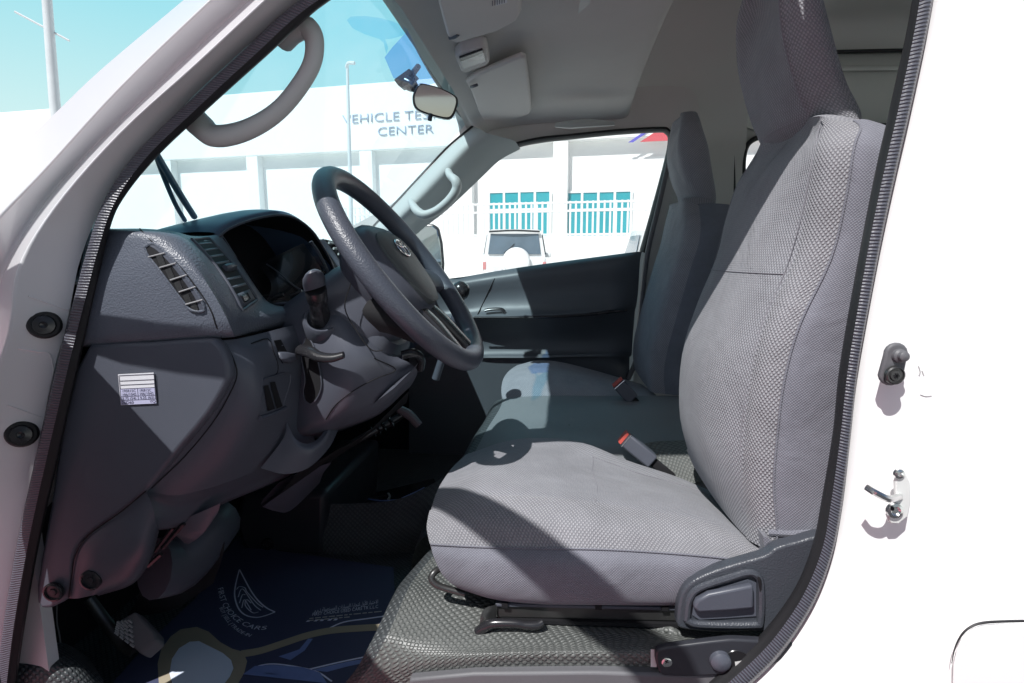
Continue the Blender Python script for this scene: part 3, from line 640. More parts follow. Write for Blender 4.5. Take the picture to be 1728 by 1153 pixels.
# --- passenger door
pd = thing('passenger_door', 'closed passenger door with black trim and long window, seen across the cabin', 'door', (0, 1.52, .5))
wl_in = [(700, 378), (742, 340), (790, 297), (830, 268), (872, 250), (915, 241), (960, 236), (1040, 228), (1108, 224), (1122, 226), (1127, 238), (1120, 275), (1100, 350), (1079, 424)]
wl_out = [(690, 372), (734, 333), (782, 290), (824, 260), (868, 241), (912, 231), (960, 226), (1040, 218), (1112, 214), (1130, 218), (1137, 238), (1130, 278), (1110, 352), (1090, 428)]
mb = MB().sheet([px(wl_out, 1.50), [a.lerp(b, .5)+V((0, -.015, 0)) for a, b in zip(px(wl_out, 1.50), px(wl_in, 1.51))], px(wl_in, 1.515), px(wl_in, 1.55)], 4, 2)
ws2 = mb.build('window_seal', M['rubber'], pd)
gl = px([(560, 500)]+wl_in+[(1082, 450)], 1.55); MB().poly(gl).build('window_glass', M['side'], pd)
# outer frame & skin so that the door closes the gap up to the lining
fo = [(600, 420), (690, 372), (734, 333), (782, 290), (824, 260), (868, 241), (912, 231), (960, 226), (1040, 218), (1112, 214), (1130, 218), (1137, 238), (1130, 278), (1110, 352), (1090, 428)]
f2 = [(560, 400), (660, 345), (708, 305), (757, 262), (800, 225), (850, 195), (905, 170), (960, 160), (1040, 150), (1130, 145), (1175, 160), (1180, 230), (1160, 280), (1145, 352), (1130, 430)]
MB().sheet([px(fo, 1.52), px(f2, 1.53)], 3, 1).build('side_lining', M['liner'], van)
# rear edge: painted jamb strip and pillar behind
MB().sheet([px([(1132, 230), (1110, 330), (1080, 425), (1066, 520), (1056, 610), (1046, 690)], 1.53), px([(1137, 230), (1118, 330), (1096, 425), (1084, 520), (1075, 610), (1062, 690)], 1.50), px([(1148, 230), (1128, 330), (1106, 425), (1094, 520), (1083, 610), (1070, 690)], 1.49), px([(1180, 230), (1190, 330), (1190, 425), (1190, 520), (1190, 610), (1190, 690)], 1.53)], 4, 2).build('passenger_jamb', M['trim'], van)
MB().tube(px([(1131, 262), (1112, 345), (1093, 425), (1084, 500), (1078, 560), (1074, 605), (1060, 640)], 1.47), .010, 8, 4).build('jamb_seal', M['grey'], van)
# trim panel in relief
T = lambda r: px(r)
cols = [
 [(690, 470, 1.47), (760, 470, 1.47), (830, 459, 1.47), (900, 448, 1.47), (990, 436, 1.47), (1050, 428, 1.47), (1084, 424, 1.49)],
 [(690, 486, 1.44), (762, 482, 1.44), (832, 472, 1.44), (902, 461, 1.43), (990, 448, 1.43), (1048, 441, 1.43), (1080, 440, 1.47)],
 [(690, 512, 1.45), (770, 505, 1.45), (830, 500, 1.45), (900, 495, 1.44), (990, 490, 1.44), (1045, 488, 1.44), (1077, 488, 1.47)],
 [(690, 532, 1.45), (780, 527, 1.44), (830, 524, 1.43), (900, 522, 1.42), (990, 518, 1.41), (1043, 514, 1.42), (1074, 514, 1.47)],
 [(690, 540, 1.43), (785, 536, 1.41), (830, 535, 1.39), (900, 532, 1.38), (990, 528, 1.38), (1040, 522, 1.41), (1072, 522, 1.47)],
 [(690, 548, 1.44), (790, 542, 1.42), (830, 541, 1.41), (900, 539, 1.40), (990, 535, 1.40), (1040, 530, 1.43), (1071, 530, 1.47)],
 [(690, 575, 1.47), (790, 572, 1.47), (830, 572, 1.47), (900, 570, 1.47), (990, 568, 1.47), (1040, 566, 1.47), (1068, 566, 1.48)],
 [(690, 600, 1.47), (790, 599, 1.46), (830, 598, 1.46), (900, 598, 1.46), (990, 597, 1.46), (1040, 597, 1.46), (1066, 597, 1.48)],
 [(690, 607, 1.44), (790, 605, 1.44), (830, 604, 1.43), (900, 604, 1.43), (990, 602, 1.43), (1040, 602, 1.44), (1064, 602, 1.48)],
 [(690, 630, 1.45), (790, 626, 1.45), (830, 625, 1.45), (900, 624, 1.45), (990, 622, 1.45), (1040, 620, 1.45), (1062, 620, 1.48)],
 [(690, 880, 1.47), (790, 880, 1.47), (830, 880, 1.47), (900, 880, 1.47), (990, 880, 1.47), (1040, 880, 1.47), (1060, 880, 1.48)]]
dpm = MB().sheet([px(c) for c in cols], 3, 3); SD = surf(dpm); dp = dpm.build('trim_panel', M['door'], pd)
MB().tube([SD(806+29*t, 531-61*t, .0006) for t in (0, .2, .4, .6, .8, 1)], .0022, 6, 2).build('panel_gap', M['black'], dp)
MB().tube(px([(818, 524), (830, 522), (846, 522), (852, 527)], 1.405), .008, 8, 4, flat=.5).build('door_pull', M['gloss'], dp)
MB().tube(px([(800, 536), (900, 536), (990, 531), (1058, 524)], 1.385), [.004, .005, .006, .004], 8, 4).build('armrest_edge', M['gloss'], dp)
# door mirror outside
dm = [P(x, y, 1.86) for x, y in ((690, 384), (706, 378), (732, 377), (743, 384), (749, 410), (752, 445), (751, 466), (738, 472), (690, 474))]
mo = MB().prism(dm, V((-.10, .10, 0))).build('door_mirror', M['gloss'], pd, bevel=.012, bseg=3)
mi = [P(x, y, 1.855) for x, y in ((690, 387), (708, 383), (730, 382), (738, 388), (743, 412), (746, 444), (745, 464), (736, 468), (690, 470))]
MB().prism(mi, V((-.004, -.004, 0))).build('mirror_face', M['mirror'], mo)
# --- engine cover and platforms in studded vinyl
def pg(rows): return [px(r) for r in rows]
# platform between the seats
top = [
 [(850, 672, 1.02), (900, 668, 1.02), (1000, 668, 1.02), (1150, 668, 1.02), (1300, 668, 1.02)],
 [(842, 692, .92), (900, 684, .92), (1000, 683, .92), (1150, 682, .92), (1300, 682, .92)],
 [(822, 724, .80), (880, 712, .80), (1000, 716, .80), (1150, 722, .80), (1320, 722, .80)],
 [(800, 765, .68), (880, 745, .66), (1000, 750, .66), (1150, 762, .66), (1340, 762, .66)],
 [(760, 830, .55), (860, 810, .55), (1000, 810, .55), (1150, 830, .55), (1380, 830, .55)],
 [(735, 900, .42), (860, 880, .42), (1000, 880, .42), (1150, 900, .42), (1380, 900, .42)]]
ec = MB().sheet(pg(top), 5, 5).build('engine_cover', M['vinyls'], van)
fr = [px([(850, 672, 1.02), (842, 692, .92), (822, 724, .80), (800, 765, .68), (760, 830, .55), (735, 900, .42)])]
fr.append([p+V((-.035, 0, -.02)) for p in fr[0]]); fr.append([p+V((-.06, 0, -.10)) for p in fr[0]]); fr.append([p+V((-.09, 0, -.42)) for p in fr[0]])
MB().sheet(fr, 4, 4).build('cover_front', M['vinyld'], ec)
mb = MB().sheet(pg([[(1005, 765, .62), (1060, 745, .66), (1130, 700, .78), (1200, 690, .8)], [(1040, 800, .56), (1090, 770, .62), (1160, 735, .70), (1220, 720, .72)], [(1080, 835, .52), (1130, 800, .56), (1190, 790, .6), (1230, 760, .62)]]), 4, 4)
MB().sheet([[p+V((0, -.01, .006)) for p in r] for r in pg([[(1010, 790, .62), (1080, 752, .68), (1150, 745, .70), (1240, 745, .70)], [(1060, 812, .58), (1120, 785, .62), (1160, 772, .64), (1250, 772, .64)], [(1080, 850, .53), (1140, 830, .56), (1180, 815, .58), (1260, 815, .58)]])], 5, 5).build('studded_patch', M['vinyl'], ec)
MB().lathe(P(960, 722, .785), (0, -.2, 1), [(0, .012), (.006, .011), (.008, 0)], 14, False).build('stud', M['rubber'], ec)
# driver's seat platform, its bulging near edge and the floor beside the sill
pf = [
 [(760, 905, .34), (800, 900, .34), (1000, 900, .34), (1200, 905, .34), (1400, 905, .34)],
 [(706, 968, .20), (780, 975, .20), (1000, 985, .20), (1200, 990, .20), (1390, 990, .20)],
 [(686, 1000, .14), (760, 1012, .14), (1000, 1040, .13), (1200, 1050, .13), (1370, 1055, .13)],
 [(664, 1050, .09), (740, 1062, .085), (950, 1068, .085), (1200, 1075, .09), (1350, 1085, .09)],
 [(648, 1083, .064), (735, 1092, .06), (930, 1090, .058), (1150, 1092, .058), (1330, 1105, .06)],
 [(628, 1120, .054), (720, 1115, .048), (900, 1105, .046), (1150, 1106, .046), (1290, 1115, .05)],
 [(605, 1150, .05), (700, 1140, .05), (900, 1125, .05), (1150, 1128, .05), (1260, 1130, .05)],
 [(585, 1185, .053), (690, 1180, .056), (900, 1175, .056), (1150, 1175, .056), (1240, 1175, .056)]]
sp = MB().sheet(pg(pf), 6, 4).build('seat_platform', M['vinyl'], van)
e = px([(r[0][0], r[0][1], r[0][2]) for r in pf])
fr = [e, [p+V((-.012, .004, -.006)) for p in e], [p+V((-.035, .01, -.05)) for p in e], [p+V((-.05, .02, -.35)) for p in e]]
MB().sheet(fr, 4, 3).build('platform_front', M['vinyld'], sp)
MB().prism(px([(690, 1147, .036), (800, 1137, .036), (1000, 1135, .036), (1180, 1140, .036), (1250, 1138, .036), (1260, 1200, .036), (690, 1220, .036)]), (0, .02, 0)).build('sill_plate', M['grey'], van, bevel=.004)
# footwell: floor, tunnel box, front wall bits
FZ = -.80
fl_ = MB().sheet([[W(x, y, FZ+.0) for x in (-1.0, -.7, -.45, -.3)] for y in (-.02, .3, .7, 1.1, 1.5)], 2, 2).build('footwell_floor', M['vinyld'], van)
tb = [(405, 830), (395, 880), (405, 920), (425, 960), (452, 992), (500, 1008), (548, 1008), (552, 830)]
tu = MB().prism(px(tb, .66), (0, .45, 0)).build('tunnel_box', M['satin'], van, bevel=.02, bseg=3)
MB().lathe(P(452, 918, .655), (0, -1, 0), [(0, .017), (.004, .016), (.005, .010), (.001, .008), (.001, 0)], 18, False).build('plug', M['gloss'], tu)
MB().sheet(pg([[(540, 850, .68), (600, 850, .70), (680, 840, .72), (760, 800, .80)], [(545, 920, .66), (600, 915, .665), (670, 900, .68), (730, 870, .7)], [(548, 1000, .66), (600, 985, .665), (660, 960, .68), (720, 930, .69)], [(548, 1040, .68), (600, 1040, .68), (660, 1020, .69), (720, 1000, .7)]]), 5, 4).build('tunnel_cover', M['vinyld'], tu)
# white inner panel and wires at the lower front corner
MB().poly(px([(45, 1085), (52, 1040), (60, 1020), (76, 1018), (70, 1084)], .16)).build('kick_panel', M['paint'], van)
for k, lst in enumerate(([(88, 1016), (84, 1040), (74, 1060), (74, 1084)], [(96, 1016), (96, 1050), (100, 1070), (102, 1084)])):
    MB().tube(px(lst, .13), .0012, 6, 4).build('wire', M['grey'], van)
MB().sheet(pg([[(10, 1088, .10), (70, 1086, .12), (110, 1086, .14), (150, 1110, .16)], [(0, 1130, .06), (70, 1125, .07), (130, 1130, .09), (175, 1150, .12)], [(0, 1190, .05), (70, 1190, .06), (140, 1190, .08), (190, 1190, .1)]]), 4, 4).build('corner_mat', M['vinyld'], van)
# ------------------------------------------------------------------ dashboard
da = thing('dashboard', 'black grained dashboard with vents, hooded instrument cluster and tyre label', 'dashboard', P(400, 600, .3))
pod = [
 [(160, 384, .10), (190, 386, .075), (240, 386, .075), (290, 390, .09), (322, 398, .12), (352, 398, .20), (372, 394, .24)],
 [(150, 392, .07), (188, 392, .052), (246, 393, .05), (298, 398, .07), (328, 408, .105), (362, 404, .20), (378, 400, .24)],
 [(140, 430, .06), (182, 425, .046), (266, 414, .045), (318, 418, .066), (345, 428, .105), (382, 428, .20), (396, 428, .24)],
 [(130, 480, .055), (172, 470, .042), (300, 446, .042), (340, 448, .062), (366, 455, .105), (402, 452, .20), (415, 457, .24)],
 [(122, 525, .05), (160, 520, .042), (332, 488, .042), (362, 490, .06), (390, 488, .105), (424, 480, .20), (432, 484, .24)],
 [(115, 565, .05), (152, 560, .044), (354, 530, .044), (382, 530, .06), (410, 528, .105), (441, 508, .20), (456, 512, .24)],
 [(112, 578, .052), (149, 576, .047), (364, 552, .047), (390, 551, .063), (415, 548, .108), (470, 532, .20), (498, 522, .26)],
 [(112, 588, .07), (150, 585, .06), (372, 570, .06), (395, 568, .075), (416, 564, .12), (470, 553, .21), (500, 543, .27)],
 [(112, 588, .11), (150, 584, .11), (372, 568, .11), (395, 566, .12), (416, 562, .15), (470, 551, .25), (500, 541, .31)]]
podm = MB().sheet(pg(pod), 5, 4); SP = surf(podm); podm.build('end_cover', M['grain'], da, smooth=50)
seam = [(236, 386, .072), (240, 391, .052), (259, 410, .0415), (298, 444, .0395), (332, 486, .0395), (355, 522, .041), (364, 548, .044), (374, 569, .057)]
MB().tube([SP(x, y, .0003) for x, y, _ in seam], .0010, 6, 4).build('panel_gap', M['black'], da)
# side window vent in the end cover
def strip_between(lo, hi): return MB().sheet([lo, hi], 4, 1, False, True)
def vent(outl, Yo, depth, nm, parent, slats, nz_=M['black'], rim=None):
    o = MB().prism(outl, (0, .001, 0)).build(nm, M['black'], parent, bevel=0)
    return o
lo = [(244, 418), (250, 432), (268, 455), (288, 482), (308, 508), (322, 523)]
hi = [(257, 411), (272, 420), (294, 442), (316, 470), (336, 500), (345, 524)]
v1 = MB().sheet([[SP(x, y, .0015) for x, y in cc] for cc in (lo, hi)], 4, 1).build('side_vent', M['black'], da)
MB().tube([SP(x, y, .0015) for x, y in lo+hi[::-1]+[(244, 418)]], .0020, 6, 3).build('vent_frame', M['grain'], v1)
MB().sheet([[SP(x, y, .0020) for x, y in hi], [SP(x-7, y+3, .0019) for x, y in hi]], 4, 1).build('vent_edge', M['plastic2'], v1)
for a_, b_ in (((250, 434), (278, 427)), ((269, 452), (297, 444)), ((287, 473), (315, 464)), ((302, 493), (330, 484)), ((313, 514), (342, 506))):
    MB().tube([SP(*a_, .0035), SP(*b_, .0035)], .0010, 6, 1).build('slat', M['vslat'], v1)
for q in ((272, 440), (287, 462), (302, 484), (317, 506), (328, 519)):
    c = SP(*q, .0018); MB().box(c, (.009, .001, .015), Matrix.Rotation(-.35, 3, 'Y')).build('vane', M['steel'], v1)
# driver's air vent, set into the face of the pod
VA = cr([V((x, y, 0)) for x, y in ((324, 404), (347, 428), (369, 455), (391, 488), (409, 523))], 10)
VB = cr([V((x, y, 0)) for x, y in ((352, 402), (374, 424), (396, 450), (418, 480), (433, 506))], 10)
def VP(u, t, l=.002):
    i = min(39, int(t*40)); f_ = t*40-i; a_ = VA[i].lerp(VA[i+1], f_); b_ = VB[i].lerp(VB[i+1], f_); q = a_.lerp(b_, u); return SP(q.x, q.y, l)
v2 = MB().sheet([[VP(u, t/8, .002) for t in range(9)] for u in (0, .33, .66, 1)], 2, 1).build('air_vent', M['black'], da)
MB().tube([VP(0, t/8) for t in range(9)]+[VP(u, 1) for u in (.5,)]+[VP(1, 1-t/8) for t in range(9)]+[VP(.5, 0), VP(0, 0)], .0024, 8, 2).build('vent_frame', M['plastic2'], v2)
for t in (.07, .18, .29, .40, .62, .72):
    MB().sheet([[VP(u, t, .0045) for u in (.06, .5, .94)], [VP(u, t+.03, .003) for u in (.06, .5, .94)]], 2, 1).build('slat', M['grain'], v2, solid=.0015)
MB().tube([VP(.35, .5, .006), VP(.62, .5, .011), VP(.9, .5, .009)], [.006, .0085, .0075], 12, 3, flat=.8).build('vent_knob', M['plastic2'], v2)
bt = MB().sheet([[VP(u, t, .004) for t in (.82, .9, .98)] for u in (.05, .5, .95)], 2, 2).build('dimmer_panel', M['plastic'], da, solid=.002)
MB().sheet([[VP(u, t, .0065) for t in (.85, .9, .95)] for u in (.3, .5, .75)], 2, 2).build('dimmer_wheel', M['gloss'], bt, solid=.003)
# hood over the instruments
brow = px([(367, 398, .225), (384, 384, .25), (415, 371, .29), (452, 362, .34), (482, 361, .38), (506, 371, .42), (526, 388, .45), (540, 408, .47), (556, 436, .49), (566, 462, .50)])
hoodr = [brow]
for dxx, sc_ in ((.012, 1.02), ):
    pass
topA = [p+V((-.012, -.003, .006)) for p in brow]
topB = [p+V((-.07, -.008, .004)) for p in brow]
topC = [V((p.x-.17, p.y+(-.01), CZ+.02+(p.z-CZ-.02)*.55)) for p in brow]
topD = [V((-.80, .12+.40*i/9, CZ-.02)) for i in range(10)]
MB().sheet([brow, topA, topB, topC, topD], 4, 4).build('instrument_hood', M['hood'], da, smooth=60)
MB().tube([p+V((.001, 0, -.003)) for p in brow], .0026, 8, 4).build('hood_edge', M['plastic2'], da)
# cavity behind the hood
inb = px([(378, 402, .232), (396, 430, .235), (420, 458, .235), (445, 500, .238), (458, 511, .25), (480, 514, .28), (520, 508, .40), (560, 500, .48)])
loop = [p+V((-.002, 0, -.004)) for p in brow]
low = cr([inb[0]]+inb[1:], 1); low = [inb[0], inb[1], inb[2], inb[3], inb[4], inb[4].lerp(inb[5], .5), inb[5], inb[5].lerp(inb[6], .5), inb[6], inb[7]]
bk = [p+V((-.11, .015, -.01)) for p in loop]; bl = [p+V((-.085, .015, .012)) for p in low]
cv = MB().sheet([loop, bk], 3, 1, False, True).sheet([bk, bl], 3, 1, True, True).sheet([bl, low], 3, 1, False, True)
ic = cv.build('instrument_cluster', M['black'], da)
MB().sheet(pg([[(448, 447, .36), (486, 428, .385), (524, 410, .41)], [(470, 480, .33), (512, 470, .37), (560, 462, .42)], [(462, 512, .29), (520, 508, .36), (575, 500, .43)]]), 4, 4).build('dial_lens', M['lens'], ic)
MB().sheet([[p+V((-.02, .01, .0)) for p in r] for r in pg([[(448, 447, .36), (486, 428, .385), (524, 410, .41)], [(470, 480, .33), (512, 470, .37), (560, 462, .42)], [(462, 512, .29), (520, 508, .36), (575, 500, .43)]])], 4, 4).build('dial_face', M['gloss'], ic)
MB().tube(px([(450, 446, .355), (470, 460, .345), (500, 485, .345), (535, 502, .37)]), .0016, 6, 4).build('lens_edge', M['plastic2'], ic)
MB().tube(px([(524, 408, .41), (540, 432, .425), (558, 470, .43)]), .004, 8, 4).build('cluster_rib', M['plastic2'], ic)
for a_, b_ in (((458, 505), (478, 497)), ((490, 500), (510, 492))):
    MB().tube([P(*a_, .275), P(*b_, .28)], .0042, 8, 1).build('reset_button', M['gloss'], ic)
MB().tube(px([(460, 514, .262), (490, 511, .275), (520, 507, .29)]), .0025, 6, 3).build('trim_edge', M['plastic2'], ic)
# top of the dash across the van and the passenger side
tops = []
for x, dz in ((-.82, -.03), (-.70, .005), (-.58, .0), (-.53, -.015), (-.50, -.05), (-.49, -.12), (-.50, -.22), (-.54, -.32), (-.62, -.40)):
    tops.append([W(x, .49, dz-.01), W(x, .62, dz), W(x+.01, .8, dz), W(x, 1.1, dz-.005), W(x-.02, 1.44, dz-.02)])
MB().sheet(tops, 3, 4).build('passenger_side', M['hood'], da, smooth=60)
MB().box(W(-.71, .77, -.20), (.26, 1.26, .20)).build('dash_core', M['black'], da)  # hidden box added to stop sun leaking into the passenger footwell
rows = [[W(-.86, .05, -.04), W(-.86, .3, -.04), W(-.86, .5, -.04)], [P(170, 386, .10), P(270, 392, .16), P(372, 398, .235)]]
MB().sheet(rows, 4, 4, True, True).build('dash_top', M['hood'], da)
cvn = MB().prism(px([(548, 404, .56), (566, 408, .58), (592, 440, .58), (580, 452, .56)]), V((-.03, .0, 0))).build('centre_vent', M['black'], da)
for k in range(4):
    a_ = V((0, 0, 0)); p0 = P(552+8*k, 410+9.5*k, .555); p1 = P(568+8*k, 411+9*k, .585)
    MB().tube([p0+V((.004, 0, 0)), p1+V((.004, 0, 0))], .0028, 6, 1).build('slat', M['trim'], cvn)
MB().tube(px([(542, 405, .54), (560, 428, .55), (580, 458, .55)]), .006, 8, 3).build('vent_frame', M['plastic2'], cvn)
# lower end panel facing the door
so_ = [(150, 580), (250, 577), (345, 571), (366, 578), (380, 600), (386, 628), (380, 652), (350, 702), (300, 762), (246, 828), (200, 866), (148, 904), (126, 938), (116, 1008), (60, 1018), (84, 850), (104, 720), (128, 620)]
sp_ = cr(px(so_, .048), 4)
lp_ = MB().prism(sp_, (0, .02, 0)).build('lower_end_panel', M['plastic'], da, bevel=.007, bseg=4, smooth=50)
kn = [
 [(345, 570, .064), (372, 574, .068), (400, 572, .085), (440, 563, .135), (482, 552, .19), (512, 545, .25)],
 [(372, 592, .062), (394, 596, .070), (424, 596, .088), (458, 590, .135), (492, 578, .19), (520, 572, .25)],
 [(384, 628, .062), (410, 634, .070), (438, 638, .090), (466, 630, .14), (496, 622, .19), (524, 620, .25)],
 [(372, 662, .062), (406, 680, .072), (436, 690, .092), (464, 688, .14), (490, 680, .19), (520, 676, .25)],
 [(340, 712, .062), (382, 728, .074), (414, 738, .095), (446, 736, .14), (478, 726, .19), (520, 716, .25)],
 [(292, 768, .062), (342, 780, .076), (386, 782, .098), (424, 776, .14), (470, 760, .19), (530, 740, .25)],
 [(246, 828, .062), (296, 836, .08), (352, 824, .105), (404, 806, .14), (462, 782, .20), (535, 752, .26)]]
knm = MB().sheet(pg(kn), 5, 5); SK = surf(knm); knm.build('knee_panel', M['plastic'], da, smooth=50)
un = [
 [(246, 828, .062), (296, 836, .08), (352, 824, .105), (404, 806, .14), (462, 782, .20), (535, 752, .26)],
 [(250, 846, .066), (300, 850, .10), (360, 838, .14), (415, 820, .18), (475, 795, .24), (545, 760, .30)],
 [(264, 893, .085), (310, 886, .13), (372, 852, .18), (430, 828, .22), (490, 802, .28), (560, 768, .34)],
 [(264, 890, .2), (310, 880, .24), (372, 850, .28), (430, 826, .32), (490, 800, .38), (560, 766, .44)]]
MB().sheet(pg(un), 4, 4).build('knee_underside', M['plastic2'], da, smooth=50)
lob = [
 [(246, 829, .055), (200, 866, .052), (148, 904, .050), (126, 938, .050), (116, 1010, .050)],
 [(256, 850, .052), (215, 890, .044), (170, 925, .042), (148, 955, .042), (132, 1010, .045)],
 [(263, 880, .06), (238, 925, .046), (200, 955, .043), (175, 975, .044), (160, 1004, .05)],
 [(268, 896, .085), (256, 932, .07), (236, 964, .064), (214, 986, .064), (165, 1005, .07)],
 [(268, 896, .14), (258, 936, .13), (240, 970, .12), (216, 990, .12), (165, 1006, .12)]]
MB().sheet(pg(lob), 5, 5).build('lower_lobe', M['plastic2'], da, smooth=50)
MB().tube(px([(246, 829), (200, 867), (148, 905), (127, 938), (121, 970), (116, 1008)], .0470), .0011, 6, 5).build('panel_gap', M['black'], da)
MB().tube([surf(MB().add(knm.v, knm.f))(x, y, .0004) for x, y in ((352, 574), (378, 582), (392, 602), (400, 632), (388, 664), (360, 712), (312, 770), (256, 824))], .0010, 6, 4).build('panel_gap', M['black'], da)
for q, r in (((152, 980), .0165), ((89, 1000), .0155)):
    s_ = MB().lathe(P(*q, .040), (.1, -1, 0), [(-.004, r), (.001, r), (.002, r*.8), (-.001, r*.75), (-.001, .006), (.001, .005), (.001, 0)], 22, False).build('screw_cover', M['gloss'], da)
# seat-side fixings under the lobe
for a_, b_ in (((262, 930), (292, 890)), ((275, 925), (310, 884)), ((250, 955), (272, 935))):
    MB().tube([P(*a_, .12), P(*b_, .12)], .004, 6, 1).build('clip', M['gloss'], da)
MB().sheet(pg([[(296, 884, .125), (330, 868, .125), (372, 850, .13)], [(290, 900, .13), (335, 905, .13), (366, 868, .135)], [(300, 905, .14), (318, 918, .14), (350, 890, .14)]]), 3, 3).build('under_cover', M['plastic2'], da)
# switch blank, bonnet release, card pocket: all lie on the knee panel
MB().tube([SK(x, y, .0004) for x, y in ((424, 580), (452, 572), (461, 592), (469, 616), (466, 632), (448, 640))], .0010, 6, 3).build('switch_blank', M['black'], da)
lev = MB().sheet([[SK(x, y, .002) for x, y in r] for r in (((462, 575), (474, 573)), ((470, 596), (486, 596)), ((476, 614), (496, 606)))], 2, 2).build('bonnet_release', M['black'], da)
MB().sheet([[SK(x, y, l) for x, y, l in r] for r in (((470, 594, .004), (484, 594, .010), (501, 598, .016)), ((474, 606, .012), (488, 605, .022), (503, 604, .022)), ((478, 613, .004), (490, 613, .012), (500, 607, .016)))], 3, 3).build('release_lever', M['plastic2'], lev, solid=.003)
pk = MB().sheet([[SK(x, y, .0012) for x, y in r] for r in (((446, 640), (470, 635), (492, 630)), ((442, 672), (464, 667), (486, 660)), ((436, 704), (458, 698), (478, 690)))], 2, 2).build('card_pocket', M['plastic2'], da)
for a_, b_, c_, d_ in (((446, 652), (453, 650), (464, 690), (452, 694)), ((456, 646), (464, 644), (477, 686), (467, 690))):
    MB().sheet([[SK(*a_, .005), SK(*b_, .005)], [SK((a_[0]+d_[0])/2, (a_[1]+d_[1])/2, .005), SK((b_[0]+c_[0])/2, (b_[1]+c_[1])/2, .005)], [SK(*d_, .005), SK(*c_, .005)]], 3, 3).build('card_slot', M['black'], pk)
MB().tube([SK(x, y, .005) for x, y in ((438, 706), (460, 699), (482, 689))], .004, 8, 3).build('pocket_lip', M['plastic'], pk)
MB().tube([SK(x, y, .0015) for x, y in ((445, 640), (490, 631), (478, 684))], .0012, 6, 3).build('pocket_edge', M['plastic2'], pk)
# column lower panel with its slot
lc = [
 [(495, 540, .235), (520, 520, .225), (556, 498, .225), (585, 480, .25), (600, 470, .28)],
 [(500, 572, .225), (530, 556, .21), (570, 545, .20), (604, 545, .22), (630, 560, .26)],
 [(503, 610, .222), (534, 604, .198), (580, 602, .185), (630, 596, .205), (668, 600, .25)],
 [(500, 655, .222), (536, 655, .196), (580, 654, .186), (630, 635, .205), (690, 612, .25)],
 [(488, 700, .226), (532, 704, .206), (582, 694, .20), (640, 668, .225), (704, 625, .27)],
 [(482, 730, .235), (524, 730, .222), (570, 716, .222), (640, 690, .25), (700, 640, .30)],
 [(500, 738, .26), (530, 736, .25), (572, 724, .25), (640, 698, .28), (690, 655, .33)],
 [(520, 742, .34), (540, 738, .34), (580, 726, .34), (640, 700, .36), (680, 660, .40)]]
lcm = MB().sheet(pg(lc), 5, 5); bothm = MB().add(knm.v, knm.f).add(lcm.v, lcm.f); SL = surf(bothm); lcp = lcm.build('column_lower_panel', M['plastic2'], da, smooth=50)
slot = [(506, 572), (514, 566), (524, 574), (533, 596), (541, 632), (542, 655), (534, 674), (524, 682), (515, 676), (512, 660), (515, 640), (509, 606)]
MB().tube([SL(x, y, .0003) for x, y in ((700, 604), (668, 624), (632, 640), (596, 660), (566, 684), (550, 708))], .0010, 6, 4).build('panel_gap', M['black'], lcp)
hs = MB().poly([SL(x, y, .004) for x, y in slot]).build('key_slot', M['black'], lcp)
MB().tube([SL(p.x, p.y, .004) for p in cr([V((x, y, 0)) for x, y in slot+slot[:1]], 3)], .0013, 6, 1).build('slot_edge', M['plastic2'], hs)
MB().sheet(pg([[(600, 712, .255), (640, 695, .265), (700, 640, .30)], [(620, 690, .235), (660, 655, .24), (700, 625, .265)], [(665, 655, .20), (690, 630, .21), (706, 612, .25)]]), 4, 4).build('kick_cover', M['plastic'], da)
MB().tube(px([(678, 600, .22), (698, 596, .23), (710, 606, .26), (709, 622, .28)]), .008, 10, 4).build('ignition_barrel', M['gloss'], da)
# pocket under the column, knee bolster below
MB().sheet(pg([[(484, 712, .19), (500, 742, .185), (525, 748, .20), (548, 726, .23), (557, 690, .25)], [(478, 740, .18), (498, 756, .18), (526, 760, .19), (552, 736, .22), (562, 700, .25)], [(440, 790, .16), (480, 800, .17), (520, 790, .19), (556, 755, .23), (575, 715, .27)]]), 4, 4).build('knee_pocket', M['plastic2'], da)
MB().sheet(pg([[(500, 800, .20), (560, 765, .24), (620, 730, .28), (690, 660, .33)], [(470, 835, .26), (540, 785, .30), (610, 740, .34), (688, 672, .40)], [(420, 870, .34), (520, 805, .38), (600, 750, .42), (686, 680, .48)]]), 4, 4).build('under_tray', M['black'], da)
MB().sheet(pg([[(470, 815, .30), (500, 800, .31), (560, 780, .33)], [(440, 850, .32), (490, 838, .34), (545, 800, .36)], [(460, 862, .36), (490, 862, .37), (540, 815, .4)]]), 4, 3).build('air_duct', M['plastic2'], da)
# big dark duct / hose cover low left
MB().tube(px([(260, 960, .20), (300, 950, .24), (345, 900, .30), (360, 880, .34)]), .055, 14, 4).build('heater_duct', M['plastic2'], da)
MB().sheet(pg([[(240, 930, .24), (300, 905, .26), (376, 880, .30)], [(235, 1000, .24), (300, 985, .24), (378, 930, .28)], [(215, 1040, .3), (290, 1030, .3), (360, 985, .3)]]), 4, 4).build('duct_cover', M['black'], da)
